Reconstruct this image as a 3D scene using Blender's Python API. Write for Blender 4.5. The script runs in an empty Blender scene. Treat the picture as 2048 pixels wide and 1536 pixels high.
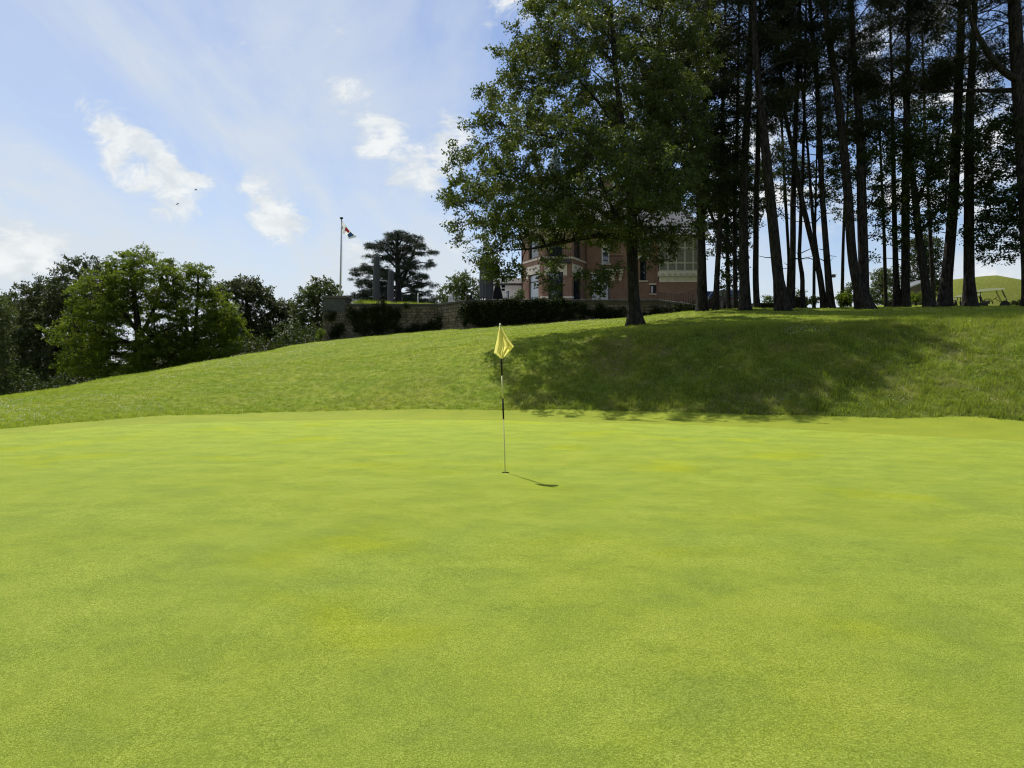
import bpy, bmesh, math, random
import numpy as np
from mathutils import Vector, Matrix

# ------------------------------------------------------------------ camera, sky, sun, exposure
SC = bpy.context.scene
COL = SC.collection
F, YH, EYE = 1420.0, 725.0, 1.6            # focal length (px of a 2048 px wide frame), horizon row, eye height
cam_d = bpy.data.cameras.new('camera'); cam = bpy.data.objects.new('camera', cam_d); COL.objects.link(cam)
cam_d.sensor_width = 36.0; cam_d.lens = F / 2048 * 36.0; cam_d.shift_y = -(768 - YH) / 2048
SC.cycles.filter_width = 1.15; SC.cycles.sample_clamp_indirect = 4.0; SC.cycles.sample_clamp_direct = 12.0
cam_d.clip_start = 0.05; cam_d.clip_end = 5000
cam.location = (0, 0, EYE); cam.rotation_euler = (math.radians(90), 0, 0)
SC.camera = cam
SUN_AZ, SUN_EL = math.radians(29.5), math.radians(57)      # to the left of the view direction
to_sun = Vector((-math.sin(SUN_AZ) * math.cos(SUN_EL), math.cos(SUN_AZ) * math.cos(SUN_EL), math.sin(SUN_EL)))
sun_d = bpy.data.lights.new('sun', 'SUN'); sun = bpy.data.objects.new('sun', sun_d); COL.objects.link(sun)
sun_d.energy = 5.0; sun_d.angle = math.radians(0.6); sun_d.color = (1.0, 0.95, 0.86)
sun.rotation_euler = to_sun.to_track_quat('Z', 'Y').to_euler(); sun.location = (-20, 40, 60)
VS = SC.view_settings
VS.view_transform = 'Standard'; VS.look = 'None'; VS.exposure = 0.30; VS.gamma = 1.0; VS.use_curve_mapping = False


class NT:
    """short hand for building node trees"""
    def __init__(s, tree): s.t = tree; s.n = tree.nodes; s.l = tree.links
    def new(s, typ, **kw):
        n = s.n.new(typ)
        for k, v in kw.items():
            if k.startswith('i_'):
                key = k[2:]; key = int(key) if key.isdigit() else key
                s.put(n.inputs[key], v)
            else: setattr(n, k, v)
        return n
    def put(s, sock, v):
        if hasattr(v, 'node'): s.l.new(v, sock)
        else: sock.default_value = v
    def math(s, op, a, b=0.0, c=None, clamp=False):
        n = s.n.new('ShaderNodeMath'); n.operation = op; n.use_clamp = clamp
        s.put(n.inputs[0], a); s.put(n.inputs[1], b)
        if c is not None: s.put(n.inputs[2], c)
        return n.outputs[0]
    def vmath(s, op, a, b=(0, 0, 0)):
        n = s.n.new('ShaderNodeVectorMath'); n.operation = op
        s.put(n.inputs[0], a); s.put(n.inputs[1], b)
        return n.outputs[1] if op in ('DOT_PRODUCT', 'LENGTH', 'DISTANCE') else n.outputs[0]
    def ramp(s, v, lo, hi, smooth=True, a=0.0, b=1.0):
        n = s.n.new('ShaderNodeMapRange'); n.interpolation_type = 'SMOOTHSTEP' if smooth else 'LINEAR'
        s.put(n.inputs[0], v); n.inputs[1].default_value = lo; n.inputs[2].default_value = hi
        n.inputs[3].default_value = a; n.inputs[4].default_value = b
        return n.outputs[0]
    def mix(s, f, a, b, mode='MIX'):
        n = s.n.new('ShaderNodeMix'); n.data_type = 'RGBA'; n.blend_type = mode
        s.put(n.inputs[0], f)
        s.put(n.inputs[6], a if hasattr(a, 'node') else (*a, 1)); s.put(n.inputs[7], b if hasattr(b, 'node') else (*b, 1))
        return n.outputs[2]
    def noise(s, vec, scale, detail=3.0, rough=0.5, dist=0.0):
        n = s.n.new('ShaderNodeTexNoise'); s.l.new(vec, n.inputs['Vector'])
        n.inputs['Scale'].default_value = scale; n.inputs['Detail'].default_value = detail
        n.inputs['Roughness'].default_value = rough; n.inputs['Distortion'].default_value = dist
        return n.outputs[0]


def build_world():
    w = bpy.data.worlds.new('World'); SC.world = w; w.use_nodes = True
    T = NT(w.node_tree); bg = T.n['Background']
    sky = T.new('ShaderNodeTexSky', sky_type='NISHITA', sun_disc=False, sun_elevation=SUN_EL, sun_rotation=-SUN_AZ,
                air_density=1.0, dust_density=0.6, ozone_density=1.4)
    base = T.mix(1.0, sky.outputs[0], (0.088, 0.092, 0.104), 'MULTIPLY')
    g = T.new('ShaderNodeTexCoord').outputs['Generated']
    d = T.vmath('NORMALIZE', g)
    sep = T.new('ShaderNodeSeparateXYZ'); T.l.new(d, sep.inputs[0])
    x, y, z = sep.outputs
    # direction projected on a flat cloud layer
    zz = T.math('MAXIMUM', T.math('ADD', z, 0.16), 0.05)
    comb = T.new('ShaderNodeCombineXYZ'); T.put(comb.inputs[0], T.math('DIVIDE', x, zz)); T.put(comb.inputs[1], T.math('DIVIDE', y, zz))
    plane = comb.outputs[0]
    # high thin veil, thicker towards the sun's side
    warp = T.new('ShaderNodeMapping'); T.l.new(plane, warp.inputs[0]); warp.inputs['Rotation'].default_value = (0, 0, 0.7); warp.inputs['Scale'].default_value = (1.3, 0.30, 1)
    v1 = T.noise(warp.outputs[0], 0.9, 7, 0.6, 0.8)
    v2 = T.noise(plane, 2.2, 5, 0.6, 0.4)
    side = T.ramp(x, -0.62, 0.00, True, 0.46, -0.30)
    low = T.ramp(z, 0.02, 0.27, True, 0.88, 0.0)
    veil = T.math('ADD', T.math('ADD', T.ramp(v1, 0.34, 0.68, True, 0.0, 0.85), T.ramp(v2, 0.40, 0.8, True, 0.0, 0.16)), T.math('ADD', side, low), clamp=True)
    veil = T.math('MULTIPLY', veil, T.ramp(z, -0.05, 0.02, True, 0, 1))
    c = T.mix(T.math('MULTIPLY', veil, 0.92), base, (0.565, 0.615, 0.665))
    # puffy clouds: soft discs around chosen directions, eroded by noise
    def direction(px, py): return Vector(((px - 1024) / F, 1, (YH - py) / F)).normalized()
    puffs = [(225, 250, 42, .9), (262, 292, 52, 1.0), (305, 340, 62, 1.0), (350, 385, 58, .9), (400, 400, 40, .6), (160, 205, 24, .7),
             (520, 390, 42, 1.0), (550, 430, 52, 1.1), (575, 462, 36, .9), (690, 185, 42, .7), (735, 215, 36, .75), (765, 280, 60, 1.0), (815, 325, 62, 1.05), (845, 355, 42, 1.0),
             (880, 300, 60, .9), (30, 520, 60, 1.1), (90, 500, 44, .8), (20, 360, 60, .55), (80, 340, 40, .6), (500, 90, 70, .5), (600, 30, 80, .55), (1050, 10, 70, .7),
             (520, 140, 40, .55), (1010, 20, 40, .7), (900, 520, 90, .7), (700, 560, 80, .75), (1600, 500, 120, .5), (1350, 60, 120, .6), (1750, 560, 150, .6), (2000, 570, 50, .9), (1500, 330, 170, .75), (1880, 330, 190, .8), (1650, 430, 150, .7), (-200, 420, 160, .8),
             (2300, 300, 220, .8), (1800, 150, 130, .7), (-500, 250, 200, .7), (2900, 420, 260, .8)]
    mask = None
    for px, py, r, s in puffs:
        dv = direction(px, py); ang = math.atan(r * 1.55 / F)
        dot = T.vmath('DOT_PRODUCT', d, tuple(dv))
        m = T.ramp(dot, math.cos(ang), math.cos(ang * 0.15), False, 0.0, s)
        mask = m if mask is None else T.math('MAXIMUM', mask, m)
    st = T.new('ShaderNodeMapping'); T.l.new(d, st.inputs[0]); st.inputs['Rotation'].default_value = (0, math.radians(-42), 0); st.inputs['Scale'].default_value = (0.55, 1.0, 1.15)
    n1 = T.noise(st.outputs[0], 22, 9, 0.64, 0.5)
    n2 = T.noise(st.outputs[0], 8, 5, 0.55, 0.3)
    nn = T.math('ADD', T.math('MULTIPLY', n1, 0.68), T.math('MULTIPLY', n2, 0.32))
    dens = T.math('SUBTRACT', nn, T.math('SUBTRACT', 0.668, T.math('MULTIPLY', mask, 0.295)))
    # everywhere else: loose fair-weather clouds of the same kind
    f1 = T.noise(plane, 1.5, 7, 0.58, 0.3)
    loose = T.math('MULTIPLY', T.ramp(f1, 0.56, 0.76, True, 0, 0.75), T.ramp(z, 0.40, 0.60, True, 0, 1))
    back = T.math('MULTIPLY', T.ramp(f1, 0.52, 0.70, True, 0, 0.8), T.math('MULTIPLY', T.ramp(y, 0.25, -0.1, True, 0, 1), T.ramp(z, 0.0, 0.06, True, 0, 1)))
    cl = T.ramp(dens, -0.01, 0.15, True, 0.0, 1.0)
    cl = T.math('MAXIMUM', cl, T.math('MAXIMUM', loose, back), clamp=True)
    n3 = T.noise(st.outputs[0], 30, 6, 0.6, 0.3)
    white = T.mix(T.math('MULTIPLY', T.ramp(n3, 0.32, 0.62, True, 0.25, 1), T.ramp(dens, 0.0, 0.16, True, 0.3, 1)), (0.54, 0.585, 0.62), (0.74, 0.76, 0.76))
    c = T.mix(T.math('MULTIPLY', cl, 0.95), c, white)
    T.l.new(c, bg.inputs[0]); bg.inputs[1].default_value = 1.0


build_world()

# ------------------------------------------------------------------ helpers
rnd = random.Random(4)
def P(px, py, d): return Vector(((px - 1024) / F * d, d, EYE + (YH - py) / F * d))
def X(px, d): return (px - 1024) / F * d
def Z(py, d): return EYE + (YH - py) / F * d

def tag(o, label=None, cat=None, group=None, kind=None):
    if label: o['label'] = label
    if cat: o['category'] = cat
    if group: o['group'] = group
    if kind: o['kind'] = kind
    return o
def empty(name, loc=(0, 0, 0), rz=0.0):
    o = bpy.data.objects.new(name, None); COL.objects.link(o); o.location = loc; o.rotation_euler = (0, 0, rz); o.empty_display_size = 0.2
    return o
def link(name, me, mat=None, parent=None, loc=None):
    o = bpy.data.objects.new(name, me); COL.objects.link(o)
    if mat and not me.materials: me.materials.append(mat)
    if parent: o.parent = parent
    if loc is not None: o.location = loc
    return o
def np_mesh(name, verts, faces, smooth=False):
    """verts (n,3); faces: list of int arrays (m,k)"""
    verts = np.asarray(verts, dtype=np.float32).reshape(-1, 3)
    faces = [np.asarray(f, dtype=np.int32) for f in faces if len(f)]
    me = bpy.data.meshes.new(name)
    nl = sum(f.size for f in faces); nf = sum(len(f) for f in faces)
    me.vertices.add(len(verts)); me.loops.add(nl); me.polygons.add(nf)
    me.vertices.foreach_set('co', verts.ravel())
    me.loops.foreach_set('vertex_index', np.concatenate([f.ravel() for f in faces]))
    tot = np.concatenate([np.full(len(f), f.shape[1], np.int32) for f in faces])
    st = np.concatenate([[0], np.cumsum(tot)[:-1]]).astype(np.int32)
    me.polygons.foreach_set('loop_start', st); me.polygons.foreach_set('loop_total', tot)
    if smooth: me.polygons.foreach_set('use_smooth', np.ones(nf, dtype=bool))
    me.update(calc_edges=True); me.validate()
    return me

class MB:
    """collects shapes, builds ONE mesh object"""
    def __init__(s): s.v = []; s.f = []
    def poly(s, pts):
        i = len(s.v); s.v += [tuple(p) for p in pts]; s.f.append(tuple(range(i, i + len(pts)))); return s
    def box(s, c, size, rz=0.0, rx=0.0, ry=0.0, taper=1.0):
        hx, hy, hz = size[0] / 2, size[1] / 2, size[2] / 2
        M = Matrix.Translation(c) @ Matrix.Rotation(rz, 4, 'Z') @ Matrix.Rotation(ry, 4, 'Y') @ Matrix.Rotation(rx, 4, 'X')
        i = len(s.v)
        for z, t in ((-hz, 1), (hz, taper)):
            for x, y in ((-hx, -hy), (hx, -hy), (hx, hy), (-hx, hy)): s.v.append(tuple(M @ Vector((x * t, y * t, z))))
        for f in ((3, 2, 1, 0), (4, 5, 6, 7), (0, 1, 5, 4), (1, 2, 6, 5), (2, 3, 7, 6), (3, 0, 4, 7)): s.f.append(tuple(i + k for k in f))
        return s
    def span(s, x0, x1, y0, y1, z0, z1): return s.box(((x0 + x1) / 2, (y0 + y1) / 2, (z0 + z1) / 2), (abs(x1 - x0), abs(y1 - y0), abs(z1 - z0)))
    def tube(s, pts, r, n=8, cap=True):
        pts = [Vector(p) for p in pts]; k = len(pts)
        r = [r] * k if not hasattr(r, '__len__') else r
        i0 = len(s.v)
        for i, p in enumerate(pts):
            t = (pts[min(i + 1, k - 1)] - pts[max(i - 1, 0)]).normalized()
            a = t.cross(Vector((0.31, 0.9, 0.17)) if abs(t.z) > 0.8 else Vector((0, 0, 1))).normalized(); b = t.cross(a)
            for j in range(n):
                q = 2 * math.pi * j / n; s.v.append(tuple(p + (a * math.cos(q) + b * math.sin(q)) * r[i]))
        for i in range(k - 1):
            for j in range(n): s.f.append((i0 + i * n + j, i0 + i * n + (j + 1) % n, i0 + (i + 1) * n + (j + 1) % n, i0 + (i + 1) * n + j))
        if cap: s.f.append(tuple(i0 + j for j in range(n))[::-1]); s.f.append(tuple(i0 + (k - 1) * n + j for j in range(n)))
        return s
    def lathe(s, prof, n=24, c=(0, 0, 0), fold=None):
        i0 = len(s.v)
        for r, z in prof:
            for j in range(n):
                q = 2 * math.pi * j / n; rr = r * (fold(q, z) if fold else 1); s.v.append((c[0] + rr * math.cos(q), c[1] + rr * math.sin(q), c[2] + z))
        for i in range(len(prof) - 1):
            for j in range(n): s.f.append((i0 + i * n + j, i0 + i * n + (j + 1) % n, i0 + (i + 1) * n + (j + 1) % n, i0 + (i + 1) * n + j))
        s.f.append(tuple(i0 + j for j in range(n))[::-1]); s.f.append(tuple(i0 + (len(prof) - 1) * n + j for j in range(n)))
        return s
    def build(s, name, mat, parent=None, loc=None, smooth=False, bevel=0.0):
        me = bpy.data.meshes.new(name); me.from_pydata(s.v, [], s.f); me.update()
        if smooth: me.polygons.foreach_set('use_smooth', np.ones(len(me.polygons), dtype=bool))
        if bevel:
            bm = bmesh.new(); bm.from_mesh(me); bmesh.ops.bevel(bm, geom=list(bm.edges), offset=bevel, segments=1, affect='EDGES', clamp_overlap=True); bm.to_mesh(me); bm.free()
        return link(name, me, mat, parent, loc)

# ------------------------------------------------------------------ materials
def mat_new(name):
    m = bpy.data.materials.new(name); m.use_nodes = True
    T = NT(m.node_tree); return m, T, T.n['Principled BSDF']
def pos(T): return T.new('ShaderNodeNewGeometry').outputs['Position']
def obj_co(T): return T.new('ShaderNodeTexCoord').outputs['Object']
def simple(name, col, rough=0.6, spec=0.3, metal=0.0, var=0.12, scale=6.0, bump=0.0):
    m, T, b = mat_new(name); co = obj_co(T)
    n = T.noise(co, scale, 5, 0.6)
    dark = tuple(c * (1 - var) for c in col); light = tuple(min(1, c * (1 + var)) for c in col)
    T.l.new(T.mix(T.ramp(n, 0.3, 0.7), dark, light), b.inputs['Base Color'])
    b.inputs['Roughness'].default_value = rough; b.inputs['Specular IOR Level'].default_value = spec; b.inputs['Metallic'].default_value = metal
    if bump:
        bp = T.new('ShaderNodeBump'); bp.inputs['Strength'].default_value = bump; bp.inputs['Distance'].default_value = 0.02
        T.l.new(T.noise(co, scale * 4, 4, 0.6), bp.inputs['Height']); T.l.new(bp.outputs[0], b.inputs['Normal'])
    return m
def leaf_mat(name, c0, c1, trans, tfac=0.35, rough=0.45, spec=0.35):
    m, T, b = mat_new(name)
    rp = T.new('ShaderNodeNewGeometry').outputs['Random Per Island']
    n = T.noise(pos(T), 0.55, 3, 0.5)
    f = T.math('ADD', T.math('MULTIPLY', rp, 0.6), T.math('MULTIPLY', T.ramp(n, 0.3, 0.7), 0.4))
    T.l.new(T.mix(f, c0, c1), b.inputs['Base Color'])
    b.inputs['Roughness'].default_value = rough; b.inputs['Specular IOR Level'].default_value = spec
    tr = T.new('ShaderNodeBsdfTranslucent'); T.l.new(T.mix(f, tuple(c * 0.75 for c in trans), trans), tr.inputs[0])
    mx = T.new('ShaderNodeMixShader'); mx.inputs[0].default_value = tfac
    T.l.new(b.outputs[0], mx.inputs[1]); T.l.new(tr.outputs[0], mx.inputs[2])
    T.l.new(mx.outputs[0], T.n['Material Output'].inputs[0])
    return m
def bark_mat(name, c0, c1, stretch=5.0):
    m, T, b = mat_new(name)
    mp = T.new('ShaderNodeMapping'); T.l.new(pos(T), mp.inputs[0]); mp.inputs['Scale'].default_value = (stretch, stretch, 1.1)
    n = T.noise(mp.outputs[0], 2.6, 6, 0.65, 0.5)
    T.l.new(T.mix(T.ramp(n, 0.35, 0.68), c0, c1), b.inputs['Base Color']); b.inputs['Roughness'].default_value = 0.9; b.inputs['Specular IOR Level'].default_value = 0.15
    bp = T.new('ShaderNodeBump'); bp.inputs['Strength'].default_value = 1.0; bp.inputs['Distance'].default_value = 0.06
    T.l.new(n, bp.inputs['Height']); T.l.new(bp.outputs[0], b.inputs['Normal'])
    return m

def grass_colour(T, p):
    """colour of unmown turf at a world position: green with dry patches"""
    n1 = T.noise(p, 0.35, 4, 0.55, 0.3); n2 = T.noise(p, 1.7, 4, 0.6, 0.4); n3 = T.noise(p, 5.0, 4, 0.7)
    c = T.mix(T.ramp(n1, 0.35, 0.65), (0.275, 0.365, 0.040), (0.365, 0.420, 0.052))
    c = T.mix(T.ramp(n2, 0.48, 0.70, True, 0, 0.6), c, (0.350, 0.350, 0.085))
    c = T.mix(T.ramp(n2, 0.52, 0.30, True, 0, 0.55), c, (0.150, 0.250, 0.020))
    # straw coloured patches, mostly on the steep bank to the right
    sp = T.new('ShaderNodeSeparateXYZ'); T.l.new(p, sp.inputs[0])
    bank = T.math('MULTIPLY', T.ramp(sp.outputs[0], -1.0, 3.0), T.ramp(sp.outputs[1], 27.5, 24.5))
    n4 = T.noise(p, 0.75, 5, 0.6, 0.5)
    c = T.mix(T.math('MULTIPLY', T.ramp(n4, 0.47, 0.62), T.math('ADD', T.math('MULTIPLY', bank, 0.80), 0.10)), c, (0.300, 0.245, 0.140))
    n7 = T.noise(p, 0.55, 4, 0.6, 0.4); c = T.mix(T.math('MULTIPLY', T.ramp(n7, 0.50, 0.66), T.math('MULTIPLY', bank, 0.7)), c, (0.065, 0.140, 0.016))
    c = T.mix(T.math('MULTIPLY', bank, 0.60), c, (0.088, 0.104, 0.036))  # tree shade on the bank deepened here in the grass colour
    n9 = T.noise(p, 1.15, 6, 0.68, 0.6); n10 = T.noise(p, 0.42, 4, 0.6, 0.5)
    mot = T.mix(T.ramp(n9, 0.36, 0.64), (0.50, 0.56, 0.50), (1.55, 1.45, 1.50)); mot = T.mix(1.0, mot, T.mix(T.ramp(n10, 0.38, 0.62), (0.72, 0.85, 0.70), (1.25, 1.10, 1.20)), 'MULTIPLY')
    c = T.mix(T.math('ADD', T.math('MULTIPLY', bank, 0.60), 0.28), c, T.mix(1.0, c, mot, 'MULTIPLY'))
    mound = T.math('MULTIPLY', T.ramp(sp.outputs[1], 64.0, 72.0), T.ramp(sp.outputs[0], 40.0, 48.0))
    c = T.mix(T.math('MULTIPLY', mound, T.ramp(n2, 0.25, 0.65, True, 0.60, 0.92)), c, (0.195, 0.185, 0.050))
    c = T.mix(T.ramp(n3, 0.42, 0.62, True, 0, 0.62), c, (0.105, 0.165, 0.016)); c = T.mix(T.ramp(n3, 0.46, 0.30, True, 0, 0.55), c, (0.42, 0.46, 0.12))
    return c

def build_materials():
    M = {}
    # rough turf
    m, T, b = mat_new('rough_turf'); p = pos(T)
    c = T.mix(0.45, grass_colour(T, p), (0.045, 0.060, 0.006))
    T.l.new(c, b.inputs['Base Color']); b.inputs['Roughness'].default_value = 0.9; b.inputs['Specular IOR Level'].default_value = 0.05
    bp = T.new('ShaderNodeBump'); bp.inputs['Strength'].default_value = 0.9; bp.inputs['Distance'].default_value = 0.06
    T.l.new(T.noise(p, 14, 5, 0.7), bp.inputs['Height']); T.l.new(bp.outputs[0], b.inputs['Normal']); M['turf'] = m
    # grass blades
    m, T, b = mat_new('grass_blade'); p = pos(T)
    rp = T.new('ShaderNodeNewGeometry').outputs['Random Per Island']
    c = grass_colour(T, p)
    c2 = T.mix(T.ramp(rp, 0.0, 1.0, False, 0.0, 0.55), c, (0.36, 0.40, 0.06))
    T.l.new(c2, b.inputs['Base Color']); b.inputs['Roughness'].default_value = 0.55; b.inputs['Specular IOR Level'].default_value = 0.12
    tr = T.new('ShaderNodeBsdfTranslucent'); T.l.new(T.mix(0.5, c2, (0.32, 0.44, 0.015)), tr.inputs[0])
    mx = T.new('ShaderNodeMixShader'); mx.inputs[0].default_value = 0.45
    T.l.new(b.outputs[0], mx.inputs[1]); T.l.new(tr.outputs[0], mx.inputs[2]); T.l.new(mx.outputs[0], T.n['Material Output'].inputs[0]); M['blade'] = m
    # putting green
    m, T, b = mat_new('putting_turf'); p = pos(T)
    mp = T.new('ShaderNodeMapping'); T.l.new(p, mp.inputs[0]); mp.inputs['Scale'].default_value = (1, 1.25, 1); mp.inputs['Rotation'].default_value = (0, 0, 0.25)
    q = mp.outputs[0]
    n1 = T.noise(q, 0.28, 4, 0.55, 0.4); n2 = T.noise(q, 1.3, 5, 0.62, 0.3); n3 = T.noise(q, 5.0, 4, 0.6, 0.2); n4 = T.noise(p, 110, 3, 0.75); n5 = T.noise(p, 300, 2, 0.7); n8 = T.noise(p, 42, 4, 0.75)
    c = T.mix(T.ramp(n1, 0.38, 0.62), (0.205, 0.262, 0.028), (0.238, 0.275, 0.014))
    c = T.mix(T.ramp(n2, 0.42, 0.68, True, 0, 0.55), c, (0.290, 0.318, 0.052))
    c = T.mix(T.ramp(n2, 0.50, 0.28, True, 0, 0.55), c, (0.165, 0.215, 0.032))
    c = T.mix(T.ramp(n3, 0.45, 0.75, True, 0, 0.40), c, (0.158, 0.218, 0.026))
    n6 = T.noise(q, 14.0, 3, 0.6, 0.2)
    c = T.mix(T.ramp(n6, 0.45, 0.72, True, 0, 0.30), c, (0.130, 0.185, 0.020)); c = T.mix(T.ramp(n6, 0.48, 0.28, True, 0, 0.30), c, (0.270, 0.315, 0.050))
    c = T.mix(T.ramp(n8, 0.46, 0.62, True, 0, 0.50), c, (0.110, 0.155, 0.014)); c = T.mix(T.ramp(n8, 0.47, 0.32, True, 0, 0.50), c, (0.330, 0.370, 0.085))
    ny = T.noise(q, 0.50, 3, 0.5, 0.2)
    c = T.mix(T.ramp(ny, 0.58, 0.72, True, 0, 0.35), c, (0.270, 0.285, 0.000))
    c = T.mix(T.ramp(n4, 0.42, 0.60, True, 0.0, 0.62), c, (0.085, 0.125, 0.008)); c = T.mix(T.ramp(n4, 0.48, 0.34, True, 0.0, 0.5), c, (0.36, 0.41, 0.10))
    c = T.mix(T.ramp(n5, 0.48, 0.66, True, 0.0, 0.70), c, (0.38, 0.44, 0.11))
    c = T.mix(T.ramp(n5, 0.50, 0.34, True, 0.0, 0.70), c, (0.065, 0.095, 0.006))
    patch = T.mix(T.ramp(n2, 0.30, 0.68), (1.46, 1.50, 1.50), (1.68, 1.68, 1.55)); c = T.mix(1.0, c, patch, 'MULTIPLY')
    c = T.mix(T.ramp(ny, 0.52, 0.70, True, 0, 0.45), c, T.mix(1.0, c, (1.12, 1.06, 0.25), 'MULTIPLY'))
    c = T.mix(T.ramp(n3, 0.50, 0.72, True, 0, 0.5), c, T.mix(1.0, c, (0.86, 0.88, 0.90), 'MULTIPLY'))
    T.l.new(c, b.inputs['Base Color']); b.inputs['Roughness'].default_value = 0.85; b.inputs['Specular IOR Level'].default_value = 0.04
    b.inputs['Sheen Weight'].default_value = 0.0; b.inputs['Sheen Roughness'].default_value = 0.5; b.inputs['Sheen Tint'].default_value = (0.8, 0.9, 0.4, 1)
    bp = T.new('ShaderNodeBump'); bp.inputs['Strength'].default_value = 0.9; bp.inputs['Distance'].default_value = 0.016
    T.l.new(T.math('ADD', T.math('ADD', n4, n8), n5), bp.inputs['Height']); T.l.new(bp.outputs[0], b.inputs['Normal']); M['green'] = m
    # fringe (collar)
    m, T, b = mat_new('fringe_turf'); p = pos(T)
    n2 = T.noise(p, 1.1, 5, 0.6, 0.3); n4 = T.noise(p, 55, 3, 0.7); n5 = T.noise(p, 22, 3, 0.6)
    c = T.mix(T.ramp(n2, 0.35, 0.65), (0.205, 0.255, 0.024), (0.245, 0.285, 0.026))
    c = T.mix(T.ramp(n4, 0.4, 0.66, True, 0, 0.40), c, (0.075, 0.11, 0.008))
    c = T.mix(T.ramp(n5, 0.5, 0.72, True, 0, 0.35), c, (0.22, 0.24, 0.05))
    T.l.new(c, b.inputs['Base Color']); b.inputs['Roughness'].default_value = 0.85; b.inputs['Specular IOR Level'].default_value = 0.08
    bp = T.new('ShaderNodeBump'); bp.inputs['Strength'].default_value = 0.8; bp.inputs['Distance'].default_value = 0.02
    T.l.new(n4, bp.inputs['Height']); T.l.new(bp.outputs[0], b.inputs['Normal']); M['fringe'] = m
    # leaves and bark
    M['oak_leaf'] = leaf_mat('oak_leaf', (0.026, 0.043, 0.011), (0.056, 0.078, 0.020), (0.160, 0.215, 0.022), 0.27, 0.55, 0.22)
    M['wood_leaf'] = leaf_mat('woodland_leaf', (0.014, 0.027, 0.007), (0.030, 0.048, 0.011), (0.070, 0.105, 0.014), 0.25, 0.55, 0.15)
    M['dark_leaf'] = leaf_mat('dark_leaf', (0.030, 0.045, 0.016), (0.064, 0.082, 0.028), (0.105, 0.14, 0.03), 0.25, 0.55, 0.2)
    M['locust_leaf'] = leaf_mat('locust_leaf', (0.036, 0.064, 0.008), (0.080, 0.112, 0.014), (0.22, 0.31, 0.020), 0.38, 0.6, 0.12)
    M['grey_leaf'] = leaf_mat('grey_leaf', (0.050, 0.070, 0.024), (0.090, 0.112, 0.038), (0.14, 0.19, 0.04), 0.32, 0.6, 0.15)
    M['pine_needle'] = leaf_mat('pine_needle', (0.013, 0.020, 0.007), (0.028, 0.036, 0.013), (0.040, 0.050, 0.012), 0.12, 0.6, 0.12)
    M['cedar_needle'] = leaf_mat('cedar_needle', (0.028, 0.042, 0.028), (0.055, 0.074, 0.046), (0.06, 0.08, 0.036), 0.12, 0.6, 0.12)
    M['ivy_leaf'] = leaf_mat('ivy_leaf', (0.010, 0.018, 0.005), (0.024, 0.036, 0.009), (0.035, 0.055, 0.008), 0.15, 0.6, 0.10)
    M['bark'] = bark_mat('oak_bark', (0.010, 0.009, 0.007), (0.042, 0.038, 0.030))
    M['pine_bark'] = bark_mat('pine_bark', (0.007, 0.006, 0.005), (0.046, 0.040, 0.034), 4.0)
    # masonry
    def brick(name, c1, c2, mortar):
        m, T, b = mat_new(name); co = obj_co(T)
        sp = T.new('ShaderNodeSeparateXYZ'); T.l.new(co, sp.inputs[0]); cb = T.new('ShaderNodeCombineXYZ')
        T.put(cb.inputs[0], T.math('ADD', sp.outputs[0], sp.outputs[1])); T.put(cb.inputs[1], sp.outputs[2])
        bt = T.new('ShaderNodeTexBrick'); T.l.new(cb.outputs[0], bt.inputs['Vector'])
        bt.inputs['Color1'].default_value = (*c1, 1); bt.inputs['Color2'].default_value = (*c2, 1); bt.inputs['Mortar'].default_value = (*mortar, 1)
        bt.inputs['Scale'].default_value = 1.0; bt.inputs['Brick Width'].default_value = 0.23; bt.inputs['Row Height'].default_value = 0.075; bt.inputs['Mortar Size'].default_value = 0.008
        n = T.noise(co, 1.6, 5, 0.6)
        T.l.new(T.mix(T.ramp(n, 0.35, 0.7, True, 0, 0.4), bt.outputs['Color'], (0.17, 0.09, 0.065)), b.inputs['Base Color']); b.inputs['Roughness'].default_value = 0.9
        bp = T.new('ShaderNodeBump'); bp.inputs['Strength'].default_value = 0.6; bp.inputs['Distance'].default_value = 0.01; bp.invert = True
        T.l.new(bt.outputs['Fac'], bp.inputs['Height']); T.l.new(bp.outputs[0], b.inputs['Normal']); return m
    M['brick'] = brick('red_brick', (0.31, 0.152, 0.098), (0.235, 0.112, 0.074), (0.34, 0.29, 0.235))
    M['cream'] = simple('cream_stone', (0.66, 0.60, 0.50), 0.85, 0.2, var=0.10, scale=3)
    M['white_wall'] = simple('white_render', (0.66, 0.66, 0.64), 0.85, 0.2, var=0.06, scale=2)
    M['beam'] = simple('pale_painted_timber', (0.46, 0.44, 0.39), 0.7, 0.25, var=0.08)
    M['panel'] = simple('grey_green_panel', (0.20, 0.195, 0.172), 0.85, 0.2, var=0.08)
    M['slate'] = simple('slate', (0.075, 0.082, 0.090), 0.55, 0.4, var=0.25, scale=9, bump=0.5)
    M['copper'] = simple('weathered_zinc', (0.13, 0.17, 0.17), 0.5, 0.4, var=0.15, scale=4)
    M['dark_metal'] = simple('dark_iron', (0.012, 0.012, 0.013), 0.7, 0.15)
    M['frame'] = simple('dark_frame', (0.022, 0.028, 0.035), 0.4, 0.4)
    M['white_paint'] = simple('white_paint', (0.72, 0.72, 0.70), 0.45, 0.4, var=0.05)
    m, T, b = mat_new('window_glass'); b.inputs['Base Color'].default_value = (0.012, 0.018, 0.024, 1); b.inputs['Roughness'].default_value = 0.03; b.inputs['Specular IOR Level'].default_value = 1.0; b.inputs['IOR'].default_value = 1.7
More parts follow.
